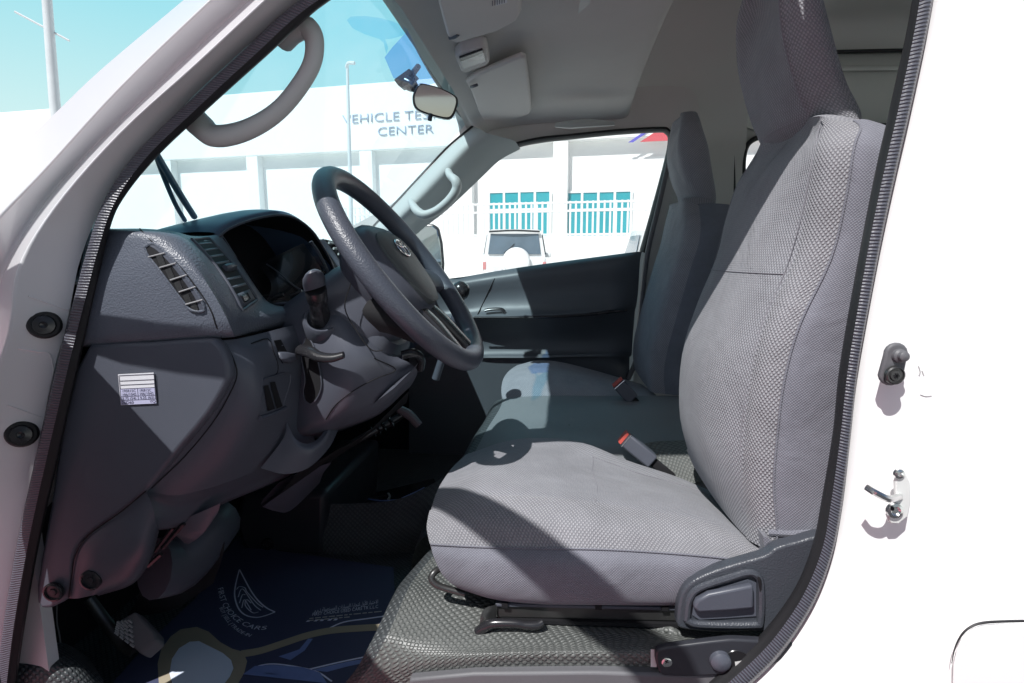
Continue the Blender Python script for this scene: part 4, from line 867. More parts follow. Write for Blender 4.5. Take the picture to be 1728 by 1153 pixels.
# tyre pressure label
SY = .0455
sk_ = MB().prism(px([(199, 632), (259, 629), (264, 681), (204, 684)], SY), (0, .0008, 0)).build('tyre_label', M['sticker'], da)
MB().prism(px([(202, 656.5), (261, 654), (263.5, 681), (204.3, 683.5)], SY-.0004), (0, .0003, 0)).build('label_table', M['stickerb'], sk_)
mb = MB()
def hline(x0, y0, x1, y1, r=.00035): mb.tube([P(x0, y0, SY-.0006), P(x1, y1, SY-.0006)], r, 5, 1)
for y in (634, 643, 650, 656.5, 669.5, 676): hline(201+.1*(y-632), y, 259.5+.085*(y-632), y-2.6)
hline(232, 656, 233.5, 675); hline(200.5, 634, 204.5, 676); hline(259.8, 631.5, 262.5, 674)
def ltxt(s, x, y, h, w):
    o = P(x, y, SY-.0008); e = P(x+w, y-w*.045, SY-.0008); u = P(x-.4, y-h, SY-.0008)-o
    text_at(mb, s, o, (e-o).normalized(), u.normalized(), u.length/.7, (e-o).length)
for s_, x, y, h, w in (('195R15C', 206, 662.5, 4.4, 23), ('195R15C', 235, 661.5, 4.4, 20), ('106/104S', 206, 668.5, 4.4, 24), ('106/104S', 235, 667, 4.4, 24), ('3.75 (54)', 206.5, 675, 4.2, 23), ('4.25 (62)', 236, 673.5, 4.2, 24), ('26D60', 205.5, 682.3, 4.8, 20), ('YQ', 252.5, 680, 4.8, 10)): ltxt(s_, x, y, h, w)
mb.build('label_print', M['stxt'], sk_)
# gear lever knob on the dash side of the engine cover
gk = thing('gear_lever', 'dark ball-topped gear lever behind the steering wheel', 'gear lever', P(775, 560, .80))
MB().lathe(P(777, 490, .80), (-.1, 0, 1), [(-.028, .006), (-.024, .014), (-.012, .023), (0, .026), (.012, .023), (.022, .013), (.026, 0)], 20, False).build('knob', M['gloss'], gk)
MB().tube([P(777, 500, .80), P(760, 560, .80), P(735, 640, .80)], [.009, .011], 10, 3).build('lever', M['plastic2'], gk)
# ------------------------------------------------------------------ steering wheel and column
Yw = .30
Tp = P(571, 302, Yw); Bt = P(797, 604, Yw)
C = (Tp+Bt)/2; Lx = (Bt-Tp).normalized(); RW = (Bt-Tp).length/2
Ny = V((0, 1, 0)); Nn = Lx.cross(Ny); 
if Nn.x < 0: Nn = -Nn
sw_ = thing('steering_wheel', 'black steering wheel with oval emblem on its pad, tilted towards the driver seat', 'steering wheel', C)
def SWp(u, v, n): return C+Lx*u+Ny*v+Nn*n
ring = [SWp(math.cos(a)*RW, math.sin(a)*RW, 0) for a in [2*math.pi*k/64 for k in range(65)]]
mb = MB(); seg = 18; vv = []; uvv = []
for i in range(64):
    a = 2*math.pi*i/64; rd = Lx*math.cos(a)+Ny*math.sin(a)
    for j in range(seg):
        th = 2*math.pi*j/seg; vv.append(C+rd*(RW+math.cos(th)*.0195)+Nn*math.sin(th)*.0185); uvv.append((a*RW, th*.02))
mb.add(vv, [(i*seg+j, i*seg+(j+1) % seg, ((i+1) % 64)*seg+(j+1) % seg, ((i+1) % 64)*seg+j) for i in range(64) for j in range(seg)], uvv)
rim_ = mb.build('rim', M['wheel'], sw_)
def sup(u0, v0, n_, ru, rv, k=28, e=2.8, skew=0):
    out = []
    for i in range(k):
        a = 2*math.pi*i/k; c, s = math.cos(a), math.sin(a)
        uu = math.copysign(abs(c)**(2/e), c)*ru; vvv = math.copysign(abs(s)**(2/e), s)*rv*(1-skew*uu/ru)
        out.append(SWp(u0+uu, v0+vvv, n_))
    return out
def stack(rings):
    mb = MB(); k = len(rings[0]); v = [p for r in rings for p in r]
    mb.add(v, [(i*k+j, i*k+(j+1) % k, (i+1)*k+(j+1) % k, (i+1)*k+j) for i in range(len(rings)-1) for j in range(k)]+[tuple((len(rings)-1)*k+j for j in range(k)), tuple(range(k))[::-1]]); return mb
pad = stack([sup(-.01, 0, -.075, .07, .085), sup(-.01, 0, -.05, .092, .108, skew=.1), sup(-.01, 0, -.022, .098, .112, skew=.12), sup(-.01, 0, -.006, .094, .106, skew=.12), sup(-.01, 0, .004, .082, .092, skew=.12), sup(-.01, 0, .008, .062, .07, skew=.12), sup(-.01, 0, .009, .03, .03, skew=.1)]).build('hub', M['plastic2'], sw_)
stack([sup(.0, 0, .000, .078, .080, skew=.22), sup(.0, 0, .010, .078, .078, skew=.22), sup(.0, 0, .015, .068, .066, skew=.2), sup(.0, 0, .017, .03, .03, skew=.2)]).build('airbag_pad', M['hub'], sw_)
def ell(u0, v0, n_, ru, rv, r, k=36): return [SWp(u0+math.cos(2*math.pi*i/k)*ru, v0+math.sin(2*math.pi*i/k)*rv, n_) for i in range(k+1)]
em = MB().tube(ell(-.035, 0, .0185, .018, .027, 0), .0018, 8, 1, False); em.tube(ell(-.035, 0, .0185, .0165, .008, 0), .0014, 8, 1, False); em.tube(ell(-.044, 0, .0185, .0075, .018, 0), .0014, 8, 1, False)
em.build('emblem', M['chrome'], pad)
def spoke(u0, v0, u1, v1, w0, w1, n0, n1, name='spoke', m='plastic2'):
    d = V((u1-u0, v1-v0)); d.normalize(); pq = V((-d.y, d.x)); mb = MB(); rows = []
    for t, bulge in ((0, 0), (.35, .004), (.7, .002), (1, 0)):
        u = u0+(u1-u0)*t; v = v0+(v1-v0)*t; w = w0+(w1-w0)*t; n_ = n0+(n1-n0)*t
        rows.append([SWp(u+pq.x*w*q, v+pq.y*w*q, n_+h+bulge*(h > 0)) for q, h in ((-1, 0), (-.9, .008), (0, .012), (.9, .008), (1, 0), (.9, -.012), (0, -.014), (-.9, -.012), (-1, 0))])
    mb.sheet(rows, 2, 4); return mb.build(name, M[m], sw_)
spoke(.0, -.08, .035, -.19, .034, .022, -.03, -.004); spoke(.0, .08, .035, .19, .034, .022, -.03, -.004)
spoke(.06, -.03, .192, -.045, .024, .019, -.022, -.004, m='gloss'); spoke(.06, .03, .192, .045, .024, .019, -.022, -.004, m='gloss')
# column shroud
st_ = thing('steering_column', 'dark grey steering column shroud with two control stalks behind the wheel', 'steering column', SWp(0, 0, -.15))
def csec(n_, ru, rv, du=0, e=3.2): return sup(du, 0, n_, ru, rv, 28, e)
stack([csec(-.055, .055, .062, 0), csec(-.06, .080, .088, .01), csec(-.10, .088, .094, .012), csec(-.15, .09, .094, .012), csec(-.20, .086, .088, .005), csec(-.27, .07, .07, -.005)]).build('upper_shroud', M['plastic2'], st_)
stack([[p+V((0, 0, -.0)) for p in csec(-.085, .060, .080, .045)], csec(-.10, .066, .088, .052), csec(-.17, .068, .09, .052), csec(-.24, .06, .08, .04)]).build('lower_shroud', M['plastic'], st_)
MB().tube(px([(592, 478, .185), (582, 520, .18), (604, 562, .175), (626, 590, .175), (646, 592, .18)]), .0011, 6, 5).build('panel_gap', M['black'], st_)
MB().sheet(pg([[(620, 508, .165), (650, 498, .17), (690, 520, .18)], [(612, 530, .16), (650, 540, .16), (700, 560, .175)], [(640, 560, .17), (660, 565, .17), (700, 580, .18)]]), 4, 4).build('stalk_mouth', M['black'], st_)
# left stalk: a stubby switch pointing at the door, with a twist cap
base = P(540, 528, .20); tip = P(528, 466, .135)
cup = MB().lathe(base+V((0, .01, -.012)), (tip-base), [(-.03, .034), (.0, .034), (.006, .030), (.004, .026), (-.004, .024)], 26, False).build('stalk_cup', M['plastic2'], st_)
ax = (tip-base); ln = ax.length
MB().lathe(base, ax, [(-.02, .018), (.010, .0150), (ln*.30, .0140), (ln*.34, .0155), (ln*.40, .0168), (ln*.66, .0172), (ln*.68, .0160), (ln*.70, .0160)], 28).build('control_stalk', M['gloss'], st_)
cpv = stack([[base+ax*h+(V((1, 0, .25)).normalized()*math.cos(a_)*r*sx_+V((0, 1, .2)).normalized()*math.sin(a_)*r) for a_ in [2*math.pi*k/24 for k in range(24)]] for h, r, sx_ in ((.70, .0172, 1), (.86, .0176, 1), (1.0, .0165, .95), (1.10, .0125, .8), (1.15, .006, .7))]).build('stalk_cap', M['plastic2'], st_)
# tilt lever
tl = [p for p in px([(506, 590, .19), (522, 594, .172), (538, 602, .162), (560, 604, .158), (580, 599, .158)])]
MB().tube(tl, [.010, .011, .0095, .0085, .0065], 12, 4, flat=.75).build('tilt_lever', M['gloss'], st_)
# ------------------------------------------------------------------ parking brake pull handle
pb = thing('parking_brake', 'under-dash parking brake pull handle with ribbed rod', 'brake handle', P(640, 720, .60))
MB().tube(px([(520, 790, .52), (600, 745, .56), (660, 712, .60), (680, 700, .61)]), [.008, .008, .010, .007], 10, 3).build('rod', M['steel'], pb)
for q in ((630, 729), (638, 724), (647, 719), (660, 712)): MB().lathe(P(*q, .588), P(660, 712, .6)-P(600, 745, .56), [(-.004, .010), (0, .016), (.004, .010)], 14).build('collar', M['gloss'], pb)
MB().tube(px([(672, 690, .60), (690, 700, .60), (707, 718, .60)]), [.010, .012, .010], 10, 4, flat=1.2).build('grip', M['grey'], pb)
# ------------------------------------------------------------------ pedal
pe = thing('pedal', 'black rubber-faced foot pedal on a dirty arm in the footwell', 'pedal', P(228, 1070, .22))
q = px([(200, 1046, .20), (228, 1030, .21), (262, 1068, .20), (262, 1080, .19), (236, 1104, .18), (190, 1062, .19)])
pdm = MB().prism(q, (.012, .01, -.02)).build('pedal_pad', M['grey'], pe, bevel=.005, bseg=3)
for i in range(6):
    for j in range(4):
        a = q[0].lerp(q[1], .2+.2*j); b = q[5].lerp(q[4], .2+.2*j); c = a.lerp(b, .2+.13*i)
        MB().tube([c+V((-.004, -.004, .002)), c+V((.003, -.004, -.004))], .0022, 5, 1).build('rib', M['vslat'], pdm)
MB().tube(px([(150, 1010, .24), (175, 1045, .24), (205, 1085, .23), (225, 1100, .22)]), [.010, .011, .012, .010], 10, 4, flat=.6).build('pedal_arm', M['steel'], pe)
# ------------------------------------------------------------------ paper mats
mats_z = FZ+.006
def matpx(lst, dz=0): return [PZ(x, y, mats_z+dz) for x, y in lst]
pm = thing('paper_floor_mat', 'navy printed paper mat with emblem and pale round motif on the driver footwell floor', 'floor mat', PZ(400, 1080, mats_z))
MB().prism(matpx([(190, 1153), (250, 1085), (330, 1010), (378, 935), (400, 905), (470, 930), (664, 958), (667, 1020), (664, 1030), (600, 1153), (560, 1260), (120, 1260)]), (0, 0, .0006)).build('sheet', M['paper'], pm)
mb = MB()
def matline(lst, r, dz=.0012, n=4): mb.tube(matpx(lst, dz), r, 5, n, flat=.15, up=(0, 0, 1))
def matpoly(lst, m_, name, dz=.0011): return MB().poly(matpx(lst, dz)).build(name, M[m_], pm)
# emblem outline and letters
mb = MB()
def ribbon(lst, w, dz=.0013, n=5):
    pts = cr(matpx(lst, dz), n); r0 = []; r1 = []
    for i, p in enumerate(pts):
        t = pts[min(i+1, len(pts)-1)]-pts[max(i-1, 0)]; s_ = V((-t.y, t.x, 0)).normalized()*w; r0.append(p+s_); r1.append(p-s_)
    mb.sheet([r0, r1], 1, 1, True, True)
ribbon([(404, 961), (398, 985), (396, 1005), (402, 1026), (414, 1038), (432, 1042), (448, 1039), (464, 1033)], .0016)
ribbon([(404, 961), (414, 980), (424, 998), (436, 1014), (450, 1026), (464, 1033)], .0016)
ribbon([(399, 995), (404, 990), (413, 992), (416, 998), (421, 1004), (428, 1012), (436, 1020), (444, 1025)], .0011)
ribbon([(402, 1008), (406, 996), (411, 995), (420, 1008), (430, 1022), (440, 1030)], .0011)
ribbon([(404, 1018), (409, 1004), (414, 1004)], .0011); ribbon([(408, 1026), (412, 1012), (418, 1020), (424, 1030)], .0011); ribbon([(424, 1018), (416, 1012), (414, 1022), (426, 1034), (436, 1033)], .0011)
mb.build('emblem', M['ink'], pm)
def arctext(s, pts, h, name, m_):
    """letters set one by one along a curve given in picture points on the mat"""
    mb = MB(); path = cr(matpx(pts, .0013), 12)
    d = [0.]
    for a, b in zip(path, path[1:]): d.append(d[-1]+(b-a).length)
    ws = []
    for ch in s:
        v, f = text_geo(ch if ch != ' ' else 'i'); ws.append((max(p.x for p in v)+.08) if v else .3)
    k = d[-1]/sum(ws); pos = 0
    def at(q):
        for i in range(len(d)-1):
            if q <= d[i+1]: return path[i].lerp(path[i+1], (q-d[i])/(d[i+1]-d[i]+1e-9))
        return path[-1]
    for ch, w in zip(s, ws):
        p0 = at(pos*k); p1 = at((pos+w)*k); pos += w
        if ch == ' ': continue
        r_ = (p1-p0).normalized(); u_ = V((-r_.y, r_.x, 0))
        text_at(mb, ch, p0, r_, u_, h/.7, width=(p1-p0).length*.92)
    mb.build(name, M[m_], pm)
arctext('FIRST CHOICE CARS', [(367, 993), (372, 1013), (381, 1031), (395, 1046), (413, 1057), (432, 1063), (450, 1062)], .012, 'lettering', 'ink')
arctext('BUY | SELL | TRADE-IN', [(370, 1026), (377, 1041), (389, 1056), (404, 1068), (421, 1075)], .008, 'lettering', 'ink')
def mline(s, x0, y0, x1, y1, h, m_='ink'):
    mb = MB(); a = PZ(x0, y0, mats_z+.0013); b = PZ(x1, y1, mats_z+.0013); r_ = (b-a).normalized(); u_ = V((-r_.y, r_.x, 0))
    text_at(mb, s, a, r_, u_, h/.7, width=(b-a).length)
    if mb.v: mb.build('lettering', M[m_], pm)
AR = 'ﻡ.ﻡ.ﺫ ﺔﻠﻤﻌﺘﺴﻤﻟﺍ ﺕﺍﺭﺎﻴﺴﻟﺍ ﺓﺭﺎﺠﺘﻟ ﻝﻭﻷﺍ ﺭﺎﻴﺘﺧﻻﺍ'
mline(AR, 530, 1034, 638, 1018, .014)
mline('FIRST CHOICE USED CARS TR L.L.C', 526, 1040, 638, 1026, .012)
# smaller address lines: unreadable at this size, set as broken rules
mb = MB(); rr = random.Random(3)
for y0, x0, x1, sl in ((1044, 522, 644, .10), (1047.5, 520, 590, .09)):
    x = x0
    while x < x1:
        w = rr.uniform(5, 14); a = PZ(x, y0-(x-x0)*sl, mats_z+.0013); b = PZ(min(x+w, x1), y0-(min(x+w, x1)-x0)*sl, mats_z+.0013)
        t = (b-a).normalized(); s_ = V((-t.y, t.x, 0))*.0016; mb.poly([a-s_, b-s_, b+s_, a+s_]); x += w+2.5
mb.build('small_print', M['silver'], pm)
mb = MB()
for x in (516, 529, 539, 552, 562): 
    a = PZ(x, 1049.5-(x-516)*.05, mats_z+.0013); mb.poly([a, a+V((.007, .001, 0)), a+V((.009, .007, 0)), a+V((.002, .006, 0))])
mb.build('icon_row', M['ink'], pm)
# round motif: tan surround with a pale disc (code left out), tan ribbon
ta = [(268, 1153), (266, 1120), (272, 1096), (288, 1074), (305, 1062), (332, 1058), (352, 1066), (372, 1084), (392, 1095), (410, 1100), (417, 1116), (412, 1136), (402, 1153), (380, 1190), (290, 1190)]
matpoly(ta, 'tan', 'motif', .0012)
matpoly([(286, 1136), (290, 1112), (302, 1094), (320, 1083), (336, 1082), (352, 1090), (376, 1102), (390, 1114), (394, 1128), (388, 1142), (372, 1162), (352, 1185), (310, 1185), (292, 1160)], 'disc', 'motif_disc', .0022)
mb = MB(); ribbon([(405, 1104), (440, 1098), (480, 1085), (520, 1072), (560, 1064), (610, 1060), (655, 1058)], .011, .0017); mb.build('ribbon_print', M['tan'], pm)
matpoly([(404, 1112), (440, 1096), (520, 1092), (470, 1120), (500, 1153), (470, 1153), (440, 1128), (415, 1140)], 'paper', 'dark_print', .0011)
for lst in ([(410, 1138), (430, 1124), (460, 1122), (510, 1126), (540, 1135), (552, 1153)], [(525, 1131), (545, 1126), (590, 1116), (640, 1108), (640, 1114), (590, 1124), (552, 1134)], [(470, 1108), (505, 1096), (520, 1078), (528, 1078), (514, 1098), (490, 1114)], [(448, 1137), (480, 1139), (448, 1135)]):
    matpoly(lst, 'paper2', 'car_print', .0018)
mb = MB(); ribbon([(552, 1062), (580, 1050), (620, 1044), (662, 1038)], .0022); ribbon([(412, 1138), (436, 1124), (470, 1121), (530, 1132), (560, 1150)], .0016); ribbon([(520, 1130), (580, 1116), (640, 1104)], .002); mb.build('print_lines', M['ink'], pm)
# passenger-side mat seen over the tunnel
pz2 = FZ+.30
pm2 = thing('paper_floor_mat', 'dark paper mat with tan stripe on the passenger footwell floor, beyond the tunnel', 'floor mat', P(640, 820, 1.0))
q2 = lambda l, dy=0.: [P(x, y, 1.02+dy+(840-y)*.006) for x, y in l]
MB().poly(q2([(548, 850), (560, 800), (600, 785), (740, 790), (735, 830), (715, 846)])).build('sheet', M['gloss'], pm2)
MB().sheet([q2([(578, 800), (620, 800), (660, 810), (700, 829)], -.004), q2([(578, 804), (620, 806), (660, 818), (690, 831)], -.004)], 4, 1).build('stripe_print', M['tan'], pm2)
MB().poly(q2([(548, 838), (590, 850), (548, 847)], -.004)).build('stripe_print', M['tan'], pm2)
MB().tube(q2([(678, 842), (700, 832), (716, 824)], -.006), .004, 6, 2).build('sheet_edge', M['paper2'], pm2)
MB().tube(q2([(600, 838), (640, 845), (680, 843)], -.006), .0025, 6, 3).build('sheet_edge', M['paper2'], pm2)
MB().tube(q2([(655, 833), (658, 838), (655, 843)], -.006), .004, 6, 2).build('clip', M['trim'], pm2)
# ------------------------------------------------------------------ mirror, visors
rm = thing('rear_view_mirror', 'black-framed interior mirror hung from the windscreen on a ball stalk', 'mirror', P(700, 130, .86))
MB().prism(px([(664, 134), (690, 115), (698, 124), (672, 145)], .86), (.004, .05, 0)).build('mount', M['black'], rm, bevel=.003)
MB().tube(px([(706, 112, .90), (694, 128, .87), (688, 136, .86)]), [.008, .010], 8, 2).build('stalk', M['gloss'], rm)
MB().tube(px([(686, 140, .85), (696, 145, .845), (702, 152, .84)]), [.018, .017, .009], 12, 2).build('pivot', M['gloss'], rm)
mo_ = [(700, 150), (706, 142), (716, 141), (745, 149), (768, 161), (773, 170), (771, 182), (765, 196), (756, 201), (735, 197), (708, 188), (698, 178), (696, 163)]
Mp = cr(px(mo_+mo_[:1], .82), 3)[:-1]
# the face is turned towards the driver's side and slightly up
mc = P(735, 172, .82); vdir = (mc-CAM).normalized(); nrm_ = (V((.25, -.95, .07)).normalized()-vdir).normalized()
Mp = [hit(p.x, p.y, mc, nrm_) for p in cr([V((x, y, 0)) for x, y in mo_+mo_[:1]], 3)[:-1]]
stack([[mc+(p-mc)*.72-nrm_*.045 for p in Mp], [mc+(p-mc)*1.0-nrm_*.022 for p in Mp], Mp]).build('housing', M['gloss'], rm, bevel=.003)
MB().poly([mc+(p-mc)*.9+nrm_*.003 for p in Mp]).build('mirror_face', M['mirror'], rm)
MB().tube([P(727, 192, .82), P(725, 204, .82)], .006, 8, 1).build('dip_lever', M['black'], rm)
def visor(corners, name, label, zl, loc, lab=False):
    t = thing('sun_visor', label, 'sun visor', loc)
    pts = [PZ(x, y, zl+dz) for x, y, dz in corners]
    o = MB().prism(pts, (0, 0, .016)).build('panel', M['visor'], t, bevel=.0075, bseg=4)
    return t, pts
vd, vp_ = visor([(735, -10, -.01), (754, 60, -.012), (760, 70, -.012), (772, 74, -.012), (840, 54, -.004), (872, 36, .0), (880, 22, .0), (878, -20, .0), (872, -80, .0), (715, -80, -.01)], 'v', 'grey driver sun visor folded up at the top edge, nearer than the other one', .512, PZ(800, 20, .512))
MB().tube([PZ(759, 64, .502), PZ(768, 62, .500), PZ(773, 58, .502)], .0045, 8, 2).build('pivot_clip', M['plastic2'], vd)
MB().poly([PZ(x, y, .5085) for x, y in ((830, 12), (856, 5), (856, -20), (828, -20))]).build('warning_label', M['sticker'], vd)
mb = MB()
for k in range(6): mb.tube([PZ(831+4*k, 10-k, .5075), PZ(831+4*k, 2-k, .5075)], .0007, 5, 1)
mb.build('label_print', M['stxt'], vd)
vq, vp_ = visor([(786, 140, .0), (800, 130, .0), (850, 108, .006), (880, 96, .008), (888, 100, .008), (893, 140, .006), (897, 186, .004), (893, 193, .004), (832, 215, -.002), (820, 212, -.004), (808, 190, -.004), (795, 155, -.002)], 'v', 'grey passenger sun visor folded up beside the roof lamp', .512, PZ(850, 150, .512))
MB().tube([PZ(795, 147, .503), PZ(801, 145, .500), PZ(806, 143, .503)], .0045, 8, 2).build('pivot_clip', M['plastic2'], vq)
# ------------------------------------------------------------------ seats
def wl(lst, Y): return [(p.z, p.x) for p in px(lst, Y)]
ds_ = thing('driver_seat', 'large near driver seat in woven grey cloth, high integrated headrest and sunlit cushion', 'seat', P(1100, 1080, .33), 'front seats')
seam_ = wl([(1472, 187), (1462, 200), (1451, 218), (1442, 250), (1433, 302), (1414, 400), (1397, 450), (1362, 510), (1338, 580), (1321, 650), (1308, 761), (1304, 844), (1312, 897)], .10)
cont = wl([(1310, 250), (1288, 280), (1266, 312), (1235, 400), (1213, 462), (1184, 530), (1160, 590), (1151, 650), (1153, 720), (1172, 790), (1190, 820)], .38)
zs = [-.43, -.395, -.33, -.25, -.17, -.09, 0, .08, .15, .19, .214, .222]
Y0, Y1 = .10, .57; YC_ = .34
front = []; side = []; back = []; fars = []
cM = []
for z in zs:
    Z = CZ+z; xs_ = interp(seam_, Z); xc = interp(cont, Z); 
    tl_ = max(0, (z-.12)/.10); inset = .045*tl_**2
    rr_ = .045+.02*tl_
    xr = xs_-.032; xi = xr+(xc-xr)*.62; xq = xr+(xc-xr)*.93
    back_x = xs_+.12
    y0 = Y0+inset; y1 = Y1-inset-.075*max(0, (z-.08)/.14)
    Zs = Z-(.030*tl_**2)
    front.append([V((xs_, y0, Zs)), V((xs_-.020, y0+.010, Z-.024*tl_**2)), V((xr, y0+.035, Z-.014*tl_**2)), V((xi, y0+.095, Z-.004*tl_**2)), V((xq, y0+.16, Z)), V((xc, YC_, Z)), V((xq, y1-.16, Z)), V((xi, y1-.095, Z)), V((xr, y1-.035, Z)), V((xs_-.02, y1-.01, Zs)), V((xs_, y1, Zs))])
    side.append([V((xs_, y0, Zs)), V((xs_+.015, y0-.008, Zs)), V((xs_+.06, y0-.010, Zs-.004-.016*tl_**2)), V((xs_+.11, y0, Zs-.012-.045*tl_**2)), V((xs_+.125, y0+.03, Zs-.02-.06*tl_**2))])
    fars.append([V((xs_, y1, Zs)), V((xs_+.015, y1+.008, Zs)), V((xs_+.06, y1+.010, Zs)), V((xs_+.11, y1, Zs)), V((xs_+.125, y1-.03, Zs))])
    back.append([V((xs_+.125, y0+.03, Zs-.02-.06*tl_**2)), V((xs_+.135, YC_, Zs-.02-.03*tl_**2)), V((xs_+.125, y1-.03, Zs-.02))])
# close the top
tf = [V((p.x+.018, p.y, p.z+.001)) for p in front[-1]]; front.append(tf); tf = [V((p.x+.025, p.y, p.z-.007)) for p in tf]; front.append(tf); front.append([V((p.x+.035, p.y, p.z-.022)) for p in tf])
fb = MB().sheet(front, 3, 3).build('backrest', M['weave'], ds_, smooth=70)
# the ridge facing of coarser cloth, laid just proud of the bolster
cs = [[r[0]+V((0, -.001, 0)), r[0].lerp(r[1], .5)+V((-.001, -.0022, 0)), r[1]+V((-.0012, -.0015, 0)), r[1].lerp(r[2], .55)+V((-.0030, -.0030, 0)), r[2]+V((-.0014, -.0012, 0))] for r in front[:-4]]
MB().sheet(cs, 3, 3).build('bolster', M['coarse'], ds_, smooth=70)
MB().sheet(side, 3, 3).build('side_panel', M['plain'], ds_, smooth=60)
MB().sheet(fars, 3, 3).sheet(back, 3, 3).build('back_cover', M['plain'], ds_, smooth=60)
MB().tube([r[0]+V((-.0005, -.0022, 0)) for r in front[:-3]], .0016, 6, 4).build('seam', M['plain'], ds_)
# panel seams across and along the middle
def onfront(Zr, s):
    i = 0
    zr = [r[5].z for r in front[:-3]]
    for i in range(len(zr)-1):
        if zr[i] <= Zr <= zr[i+1]: break
    t = (Zr-zr[i])/(zr[i+1]-zr[i]); a = cr(front[i], 6); b = cr(front[i+1], 6); return a[int(s)].lerp(b[int(s)], t)
zc_ = CZ-.022
MB().tube([onfront(zc_, k)+V((-.0005, -.0003, 0)) for k in range(13, 48, 2)], .0008, 6, 1).build('seam', M['thread'], fb)
for kk in (13, 47): MB().tube([onfront(CZ+z, kk)+V((-.0006, -.0004, 0)) for z in (-.39, -.3, -.2, -.1, -.02, .06, .14, .2)], .0007, 6, 3).build('seam', M['thread'], fb)
# bottom hem
MB().tube([V((interp(seam_, CZ-.40)-.01, .105, CZ-.405)), V((interp(seam_, CZ-.4)+.03, .092, CZ-.398)), V((interp(seam_, CZ-.4)+.12, .095, CZ-.385))], .006, 8, 4).build('hem', M['plain'], ds_)
# headrest, same cover
hr_r = wl([(1338, -60), (1336, 0), (1344, 50), (1358, 110), (1372, 155), (1390, 190), (1402, 208)], .205)
hr_b = wl([(1385, -80), (1408, 0), (1424, 70), (1440, 122), (1453, 160), (1472, 187)], .225)
hr_c = wl([(1300, -40), (1290, 10), (1278, 60), (1273, 110), (1275, 160), (1284, 215), (1297, 254)], .38)
rows = []
for z in (.185, .215, .235, .26, .30, .35, .40, .44, .475, .50, .51):
    Z = CZ+z; t = max(0, (z-.44)/.07); k = t*t
    xr = interp(hr_r, Z)+.02*k; xb = interp(hr_b, Z)-.02*k; xc = interp(hr_c, Z)+.03*k; iy = .05*k
    if z < .2: xr += .03; xc += .035
    w_ = .135+.012*max(0, (.35-z)/.13)*0
    y0 = YC_-w_+iy; y1 = YC_+w_-iy
    rows.append([V((xb, YC_, Z)), V((xb-.004, y0+.05, Z)), V((xb-.02, y0+.012, Z)), V(((xr+xb)/2, y0, Z)), V((xr+.012, y0+.006, Z)), V((xr-.006, y0+.03, Z)), V((xr+(xc-xr)*.7, y0+.075, Z)), V((xc, YC_, Z)), V((xr+(xc-xr)*.7, y1-.075, Z)), V((xr-.006, y1-.03, Z)), V((xr+.012, y1-.006, Z)), V(((xr+xb)/2, y1, Z)), V((xb-.02, y1-.012, Z)), V((xb-.004, y1-.05, Z)), V((xb, YC_, Z))])
cen = sum(rows[-1], V((0, 0, 0)))/15
rows.append([p.lerp(cen, .45)+V((0, 0, .006)) for p in rows[-1]]); rows.append([p.lerp(cen, .9)+V((0, 0, .001)) for p in rows[-1]])
hr = MB().sheet(rows, 3, 3).build('headrest', M['weave'], ds_, smooth=70)
hs_ = [[r[2]+V((0, -.0012, 0)), r[3]+V((0, -.002, 0)), r[4]+V((-.001, -.002, 0)), r[5]+V((-.0016, -.001, 0))] for r in rows[:9]]
MB().sheet(hs_, 3, 3).build('headrest_side', M['coarse'], hr, smooth=70)
MB().tube([r[5]+V((-.002, -.0012, 0)) for r in rows[1:9]], .0011, 6, 3).build('seam', M['thread'], hr)
MB().tube([rows[1][j]+V((-.001, -.001, .003)) for j in range(3, 12)], .0014, 6, 4).build('seam', M['thread'], hr)
# cushion
cu = [
 [(727, 918, .09), (800, 922, .09), (900, 925, .09), (1000, 926, .09), (1100, 931, .09), (1200, 939, .09), (1293, 950, .09)],
 [(722, 892, .115), (790, 884, .108), (890, 882, .108), (1000, 888, .108), (1090, 900, .108), (1190, 918, .108), (1292, 945, .10)],
 [(727, 862, .15), (800, 838, .155), (900, 838, .16), (1005, 848, .16), (1090, 862, .16), (1185, 880, .15), (1290, 922, .13)],
 [(738, 828, .22), (815, 800, .24), (905, 806, .25), (1008, 822, .25), (1090, 836, .24), (1180, 856, .22), (1285, 905, .2)],
 [(755, 800, .33), (835, 772, .35), (915, 776, .36), (1000, 796, .36), (1085, 816, .34), (1175, 840, .32), (1270, 880, .3)],
 [(772, 780, .44), (845, 756, .46), (920, 756, .465), (1000, 772, .46), (1080, 800, .45), (1160, 822, .44), (1245, 856, .42)],
 [(796, 764, .53), (862, 743, .535), (920, 740, .54), (985, 748, .535), (1060, 778, .53), (1140, 804, .525), (1225, 840, .52)],
 [(840, 768, .565), (885, 756, .567), (930, 752, .567), (985, 760, .567), (1060, 788, .565), (1130, 812, .56), (1215, 850, .55)],
 [(880, 830, .57), (910, 830, .57), (940, 830, .57), (990, 835, .57), (1060, 850, .57), (1130, 860, .57), (1215, 880, .56)]]
cg = pg(cu)
cb = MB().sheet(cg, 5, 4).build('cushion', M['weave'], ds_, smooth=70)
cs = [[p+V((-.0005 if j else -.0015, -.0015, .0012)) for j, p in enumerate(r)] for r in (cg[0], cg[1], [a.lerp(b, .5)+V((0, -.001, .0035)) for a, b in zip(cg[1], cg[2])], cg[2])]
MB().sheet(cs, 5, 4).build('cushion_bolster', M['coarse'], ds_, smooth=70)
